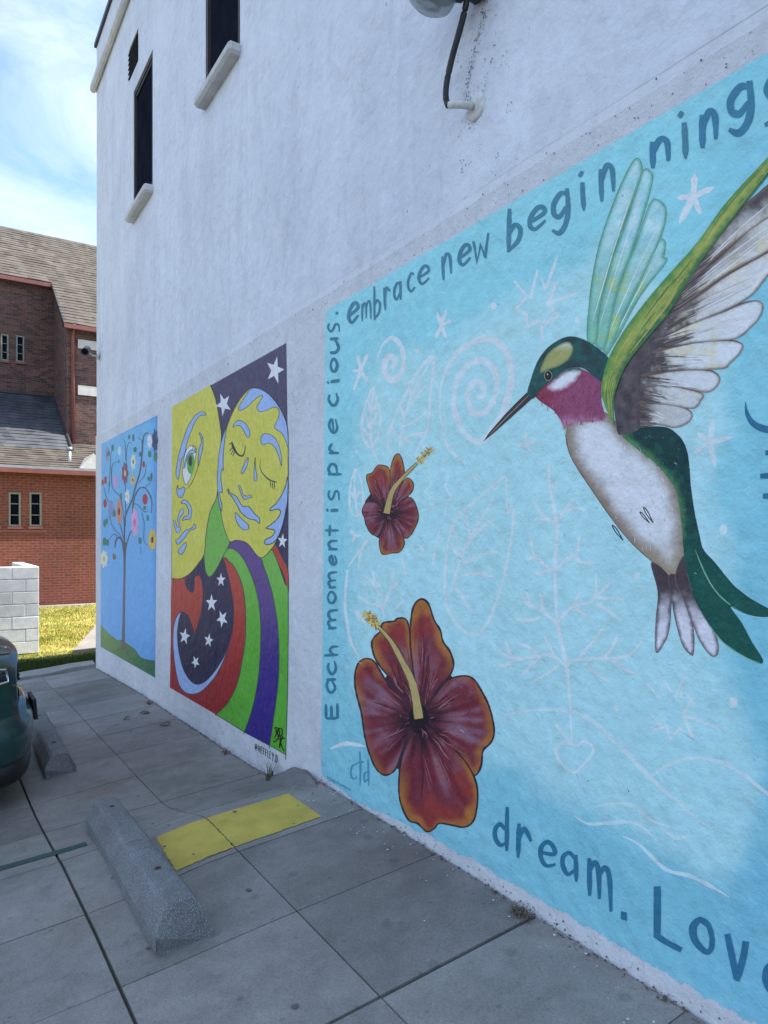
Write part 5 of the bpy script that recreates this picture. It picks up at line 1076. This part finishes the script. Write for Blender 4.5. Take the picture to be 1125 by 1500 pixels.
def wall_y(y, x0, x1, z0, z1, holes=()):
    xc = sorted({x0, x1}|{h[0] for h in holes}|{h[1] for h in holes}); zc = sorted({z0, z1}|{h[2] for h in holes}|{h[3] for h in holes}); b = MB()
    for i in range(len(xc)-1):
        for j in range(len(zc)-1):
            xm, zm = (xc[i]+xc[i+1])/2, (zc[j]+zc[j+1])/2
            if any(h[0] < xm < h[1] and h[2] < zm < h[3] for h in holes): continue
            cquad(b, [(xc[i], y, zc[j]), (xc[i+1], y, zc[j]), (xc[i+1], y, zc[j+1]), (xc[i], y, zc[j+1])])
    for h in holes:
        p = [(h[0], h[2]), (h[1], h[2]), (h[1], h[3]), (h[0], h[3])]
        for k in range(4): (xa, za), (xb, zb2) = p[k], p[(k+1) % 4]; cquad(b, [(xa, y, za), (xb, y, zb2), (xb, y+.2, zb2), (xa, y+.2, za)])
    return b
def PY(x, y, Y):
    r = ray(x, y); t = Y/r[1]; return -CD+t*r[0], CH+t*r[2]
def wrect(px0, px1, py0, py1, Y): (a, z1), (c, z0) = PY(px0, py0, Y), PY(px1, py1, Y); return (a, c, z0, z1)
lw = [wrect(12.5, 30.5, 721, 771, YF), wrect(43, 61, 721, 771, YF)]
dx = lw[1][0]-lw[0][0]; lw += [(lw[0][0]-dx*k*1.0, lw[0][1]-dx*k*1.0, lw[0][2], lw[0][3]) for k in (1, 2, 3)]
zE = PY(70, 692, YF)[1]
b = wall_y(YF, -14, 14, -.5, zE, lw); crel(b.build('lower_wall', M['brick'], ch))
uw = [wrect(1, 12.5, 489, 529, YA), wrect(23.5, 35.5, 491, 531, YA)]
zA = PY(60, 409, YA)[1]; zB = PY(110, 472, YBb)[1]; sl = (zA-zB)/(YA-YBb)
b = wall_y(YA, -14, XR, 2, zA, uw)
b.add([(XR, YBb, 1), (XR, YA+.0, 1), (XR, YA, zA-.03), (XR, YBb, zB-.03)], [(0, 1, 2, 3)])
b.add([(XR, YBb, 1), (14, YBb, 1), (14, YBb, zB-.03), (XR, YBb, zB-.03)], [(0, 1, 2, 3)])
crel(b.build('upper_wall', M['upper_brick'], ch))
def win(parent, r, y, name='window', bars=3):
    a, c, z0, z1 = r; t = .045; b = MB()
    b.box((a+.002, y-.02, z0+.002), (a+t, y+.1, z1-.002)); b.box((c-t, y-.02, z0+.002), (c-.002, y+.1, z1-.002)); b.box((a+t, y-.018, z1-t), (c-t, y+.1, z1-.002)); b.box((a+t, y-.018, z0+.002), (c-t, y+.1, z0+t))
    for k in range(1, bars): zz = z0+(z1-z0)*k/bars; b.box((a+t, y+.04, zz-.012), (c-t, y+.09, zz+.012))
    w = crel(b.build(name, M['sage'], parent)); g = MB(); g.box((a+t-.01, y+.10, z0+t-.01), (c-t+.01, y+.12, z1-t+.01)); g.build('pane', M['glass'], w)
    s = MB(); s.box((a-.03, y-.06, z0-.07), (c+.03, y-.001, z0-.003)); s.build('sill', M['reddish'], w)
for r in lw: win(ch, r, YF)
for r in uw: win(ch, r, YA)
b = MB(); b.box((lw[-1][0]-.2, YF-.03, lw[0][2]-.16), (lw[1][1]+.12, YF-.002, lw[0][2]-.09)); crel(b.build('sill_course', M['reddish'], ch))
def roof(name, m, x0, x1, ya, za, yb, zb2, course, lapt=.02, thick=.1, xa_of=None):
    b = MB(); L = math.hypot(yb-ya, zb2-za); nr = max(1, int(L/course)); nv = Vector((0, -(zb2-za), yb-ya)).normalized()
    for i in range(nr):
        t0, t1 = i/nr, (i+1)/nr+.02; pa = Vector((0, ya+(yb-ya)*t0, za+(zb2-za)*t0))+nv*lapt; pb2 = Vector((0, ya+(yb-ya)*t1, za+(zb2-za)*t1)); xa = xa_of(t0) if xa_of else x0
        seg = max(1, int((x1-xa)/.35)); xs_ = np.linspace(xa, x1, seg+1)
        vs = []; 
        for x in xs_: j = Vector((0, 0, random.uniform(-.008, .012))); vs += [Vector((x, *(pa+j).yz)), Vector((x, *(pb2).yz)), Vector((x, *(pa+j-nv*.03).yz))]
        b.add(vs, [(3*k, 3*k+3, 3*k+4, 3*k+1) for k in range(seg)]+[(3*k, 3*k+2, 3*k+5, 3*k+3) for k in range(seg)])
    return crel(b.build(name, m, ch))
YR = 30.9; zR = zA+sl*(YR-YA)
roof('main_roof', M['shingle'], -14, 14, YA-.25, zA-.25*sl+.05, YR, zR+.05, .25)
roof('main_roof', M['shingle'], XR-.12, 14, YBb-.25, zB-.25*sl+.055, YA-.2, zA-.2*sl+.055, .25)
b = MB(); b.add([(-14, YR, zR), (14, YR, zR), (14, YR+8, zR-6), (-14, YR+8, zR-6)], [(0, 1, 2, 3)]); crel(b.build('rear_roof', M['shingle'], ch))
b = MB(); b.box((-14, YA-.36, zA-.30*sl-.10), (XR-.12, YA-.24, zA-.30*sl+.03)); b.box((XR-.12, YBb-.36, zB-.3*sl-.08), (14, YBb-.24, zB-.3*sl+.05)); crel(b.build('gutter', M['reddish'], ch))
# rake edge of the projecting bay
b = MB(); b.add([(XR-.13, YBb-.3, zB-.3*sl-.10), (XR-.13, YA-.2, zA-.2*sl-.10), (XR-.13, YA-.2, zA-.2*sl+.07), (XR-.13, YBb-.3, zB-.3*sl+.07), (XR-.06, YBb-.3, zB-.3*sl-.10), (XR-.06, YA-.2, zA-.2*sl-.10), (XR-.06, YA-.2, zA-.2*sl+.07), (XR-.06, YBb-.3, zB-.3*sl+.07)], [(0, 1, 2, 3), (4, 7, 6, 5), (0, 4, 5, 1), (3, 2, 6, 7)]); crel(b.build('rake_board', M['dark'], ch))
# stone bands and downpipe on the bay
for py0, py1 in ((498, 511), (565, 579)):
    z1 = PY(120, py0, YBb)[1]; z0 = PY(120, py1, YBb)[1]; b = MB(); b.box((XR+.32, YBb-.05, z0), (14, YBb-.002, z1)); crel(b.build('stone_band', M['stone'], ch))
b = MB(); zz = PY(107, 656, 23.4)[1]; xx = PY(107, 600, YBb-.06)[0]; b.tube([(xx, YBb-.28, zB-.2*sl), (xx, YBb-.06, zB-.5), (xx, YBb-.06, zz)], .055, 10); crel(b.build('downpipe', M['reddish'], ch, True))
# lean-to roofs
zD1 = PY(40, 579, YA)[1]; yD0 = 23.0; zD0 = PY(50, 657, yD0)[1]
roof('slate_roof', M['slate'], -14, XR-.02, yD0, zD0, YA-.01, zD1, .24)
b = MB(); b.box((XR-.03, yD0-.05, zD0-.1), (XR+.03, yD0+.12, zD0+.12)); b.tube([(XR, yD0, zD0+.04), (XR, YA, zD1+.04)], .05, 8); b.tube([(-14, YA-.04, zD1+.02), (XR, YA-.04, zD1+.02)], .05, 8); crel(b.build('roof_flashing', M['dark'], ch))
b = MB(); b.add([(XR, yD0, 1), (XR, YBb, 1), (XR, YBb, zD0+(zD1-zD0)*(YBb-yD0)/(YA-yD0)), (XR, yD0, zD0)], [(0, 1, 2, 3)]); b.add([(-14, yD0+.02, 1.5), (XR, yD0+.02, 1.5), (XR, yD0+.02, zD0-.01), (-14, yD0+.02, zD0-.01)], [(0, 1, 2, 3)]); crel(b.build('slate_roof_end', M['slate'], ch))
roof('lean_to_roof', M['shingle'], -14, 14, YF-.2, zE+.07, 24.02, zE+.07+(zD0-zE-.07)*(24.02-YF+.2)/(yD0-YF+.2), .26)
b = MB(); b.box((-14, YF-.32, zE-.06), (14, YF-.19, zE+.06)); crel(b.build('gutter', M['reddish'], ch))
b = MB(); b.box((-14, YF-.30, zE+.061), (14, YF-.15, zE+.13)); crel(b.build('eave_flashing', M['galv'], ch))
b = MB(); xx, zz = PY(98.5, 660, 22.0); x2, z2 = PY(98.5, 686, 21.3); b.tube([(xx, 21.6, z2-.1), (xx, 21.6, zz)], .05, 10); b.tube([(xx, 21.6, zz-.03), (xx, 21.6, zz+.05)], .08, 10); crel(b.build('vent_pipe', M['galv'], ch, True))
x0, z0 = PY(114, 690, YF-.1); x1, z1 = PY(137, 664, YF-.1); zg0 = zE+.10
b = MB(); b.add([(x0, YF-.13, zg0), (x1+(x1-x0), YF-.13, zg0), (x1, YF-.13, z1)]+[(x0, YF+1.6, zg0+.5), (x1+(x1-x0), YF+1.6, zg0+.5), (x1, YF+1.6, z1)], [(0, 1, 2), (0, 2, 5, 3), (2, 1, 4, 5)]); crel(b.build('small_gable', M['stone'], ch))

# ================================================================== SMALL THINGS ON THE GROUND
M['weed'] = simple('weed_green', (.08, .12, .035), .7, 0, .3, 20); M['dry'] = simple('dry_weed', (.14, .10, .065), .9, 0, .3, 30); M['fleck'] = simple('white_paint_fleck', (.72, .73, .72), .7)
def weed(x, y, n, h, spread, m, label, name='weed'):
    b = MB(); z0 = gz(x, y)
    for k in range(n):
        a = random.uniform(0, 6.28); L = h*random.uniform(.5, 1.1); s = spread*random.uniform(.3, 1); w = .0035
        px, py = random.uniform(-.03, .02), random.uniform(-.05, .05); vs = []
        for i in range(5):
            t = i/4; q = Vector((px+s*math.cos(a)*t*t, py+s*math.sin(a)*t*t, L*(t-.35*t*t*s/h*.6))); q.x = min(q.x, -.004-x if False else q.x)
            ww = w*(1-t*.85); vs += [q+Vector((-math.sin(a)*ww, math.cos(a)*ww, 0)), q-Vector((-math.sin(a)*ww, math.cos(a)*ww, 0))]
        b.add(vs, [(2*i, 2*i+1, 2*i+3, 2*i+2) for i in range(4)])
    o = b.build(name, m); o.location = (x, y, z0); tag(o, label, 'weed'); return o
weed(-.07, 4.36, 34, .15, .10, M['weed'], 'tuft of green grass growing at the wall below the signed faces mural')
wx, wy = G(768, 1341); weed(-.045, wy, 40, .045, .06, M['dry'], 'small dry brown weed in the joint at the foot of the blue mural')
wx, wy = G(221, 1031); weed(-.06, wy, 30, .05, .09, M['dry'], 'small dry weed at the wall between tree and faces murals')
wx, wy = G(332, 1104); weed(wx, wy, 26, .035, .05, M['dry'], 'small dry tuft on the pavement beside the faces mural')
# concrete mound patched against the wall
M['mound'] = concrete('patched_concrete', (.19, .188, .185), False, False)
b = MB(); vs = []; NR, NA = 9, 28; cx0, cy0 = -.03, 4.08
for i in range(NR+1):
    r = i/NR
    for k in range(NA):
        a = 2*math.pi*k/NA; rr = r*(1+.45*noise.noise(Vector((math.cos(a)*2, math.sin(a)*2, 0)))); x, y = cx0+.14*rr*math.cos(a), cy0+.34*rr*math.sin(a)
        x = min(x, .02); vs.append((x, y, max(gz(x, y)-.01 if r > .98 else gz(x, y)+.065*(1-r*r)+.03*noise.noise(Vector((x*9, y*9, 1)))*(1-r)+.012*noise.noise(Vector((x*30, y*30, 1))), gz(x, y)-.01)))
b.add(vs, [(i*NA+k, i*NA+(k+1) % NA, (i+1)*NA+(k+1) % NA, (i+1)*NA+k) for i in range(NR) for k in range(NA)]+[tuple(range(NA))])
tag(b.build('concrete_mound', M['mound']), 'rough lump of concrete smeared against the wall beside the blue mural', 'concrete lump')
fl = MB()
for k in range(90):
    t = random.random()**.8; y = 1.15+3.0*t; x = -.02-abs(random.gauss(0, .10)); r = random.uniform(.0015, .006); z = gz(x, y)+.006; n_ = 6; a0 = random.random()*6
    fl.add([(x+r*random.uniform(.5, 1.2)*math.cos(a0+i*1.047), y+r*random.uniform(.5, 1.2)*math.sin(a0+i*1.047), z) for i in range(n_)], [tuple(range(n_))])
tag(fl.build('paint_flecks', M['fleck']), 'scattered white paint flecks on the pavement along the mural', 'paint flecks', kind='stuff')
gum = MB()
for k in range(46):
    x, y = -random.uniform(.05, 1.4), random.uniform(.9, 10); r = random.uniform(.006, .015); z = gz(x, y)+.005; a0 = random.random()*6
    gum.add([(x+r*random.uniform(.7, 1.1)*math.cos(a0+i*.785), y+r*random.uniform(.7, 1.1)*math.sin(a0+i*.785), z) for i in range(8)], [tuple(range(8))])
M['gum'] = simple('dark_spots', (.12, .12, .12), .9)
tag(gum.build('gum_spots', M['gum']), 'dark gum and oil spots on the grey pavement', 'stains', kind='stuff')
def dead_leaf(px, py, s, label):
    x, y = G(px, py); b = MB(); a = random.random()*6; vs = []
    for i in range(7):
        t = i/6; w = s*.32*math.sin(math.pi*min(1, t*.97+.03)); vs += [(t*s, -w, .012*math.sin(t*5)+.008), (t*s, 0, .012*math.sin(t*5)), (t*s, w, .012*math.sin(t*5)+.010)]
    b.add(vs, [(3*i+k, 3*i+k+1, 3*i+4+k, 3*i+3+k) for i in range(6) for k in range(2)]); o = b.build('dead_leaf', M['dry']); o.location = (x, y, gz(x, y)+.008); o.rotation_euler = (0, 0, a)
    tag(o, label, 'leaf')
dead_leaf(205, 1047, .13, 'brown dead leaf on the pavement between tree and faces murals')
dead_leaf(190, 1053, .06, 'tiny brown leaf scrap beside the larger dead leaf')
dead_leaf(250, 1062, .10, 'dry twig like leaf on the pavement below the faces mural')

gr = MB()
def speck(y, z, r, x=-.0035):
    a0 = random.random()*6; n_ = 6
    gr.add([(x, y+r*random.uniform(.4, 1.2)*math.cos(a0+i*1.047), z+r*random.uniform(.4, 1.3)*math.sin(a0+i*1.047)) for i in range(n_)], [tuple(range(n_))])
for k in range(170):                                   # round the cable and plate of the floodlight
    tt_ = random.random(); c0 = cabs[int(tt_*(len(cabs)-1))]; speck(yl+c0[1]-.02-abs(random.gauss(0, .02)), zl+c0[2]+random.gauss(0, .02), random.uniform(.001, .005), .008)
for k in range(60): a = random.random()*6.28; rr = .06+abs(random.gauss(0, .02)); speck(yl-.02+rr*math.cos(a), zl+rr*math.sin(a), random.uniform(.001, .003), .008)
for k in range(26):
    cy, cz = random.uniform(-.28, .1), random.uniform(-.5, .5)
    for q in range(random.randrange(2, 9)): speck(yl+cy+random.gauss(0, .012), zl+cz+random.gauss(0, .02), random.uniform(.001, .004), .008)
for k in range(420):                                   # pits and dirt along the rough band over the murals
    y = random.uniform(.6, 10.3); speck(y, random.choice((2.815, 2.84, 2.88))+abs(random.gauss(0, .02)), random.uniform(.001, .004)*(1 if random.random() < .93 else 2.2))
for k in range(500):                                   # splashed dirt at the foot of the wall
    y = random.uniform(.8, 10.5); speck(y, zb(y)+.005+abs(random.gauss(0, .022)), random.uniform(.001, .005))
tag(gr.build('grime_specks', M['gum'], bld), kind='stuff').location = (0, -2.3, 0)
dl = MB()
for k in range(900):
    y = random.uniform(.8, 10.6); x = -.008-abs(random.gauss(0, .014)); r = random.uniform(.002, .009); z = gz(x, y)+.001
    p4 = [Vector((x+random.uniform(-r, r), y+random.uniform(-r, r)*1.6, z+random.uniform(-.002, .008))) for _ in range(4)]; dl.add(p4, [(0, 1, 2), (0, 2, 3), (0, 1, 3), (1, 2, 3)])
tag(dl.build('dirt_line', M['dirt']), 'dark dirt and grit packed along the foot of the white wall', 'dirt', kind='stuff')
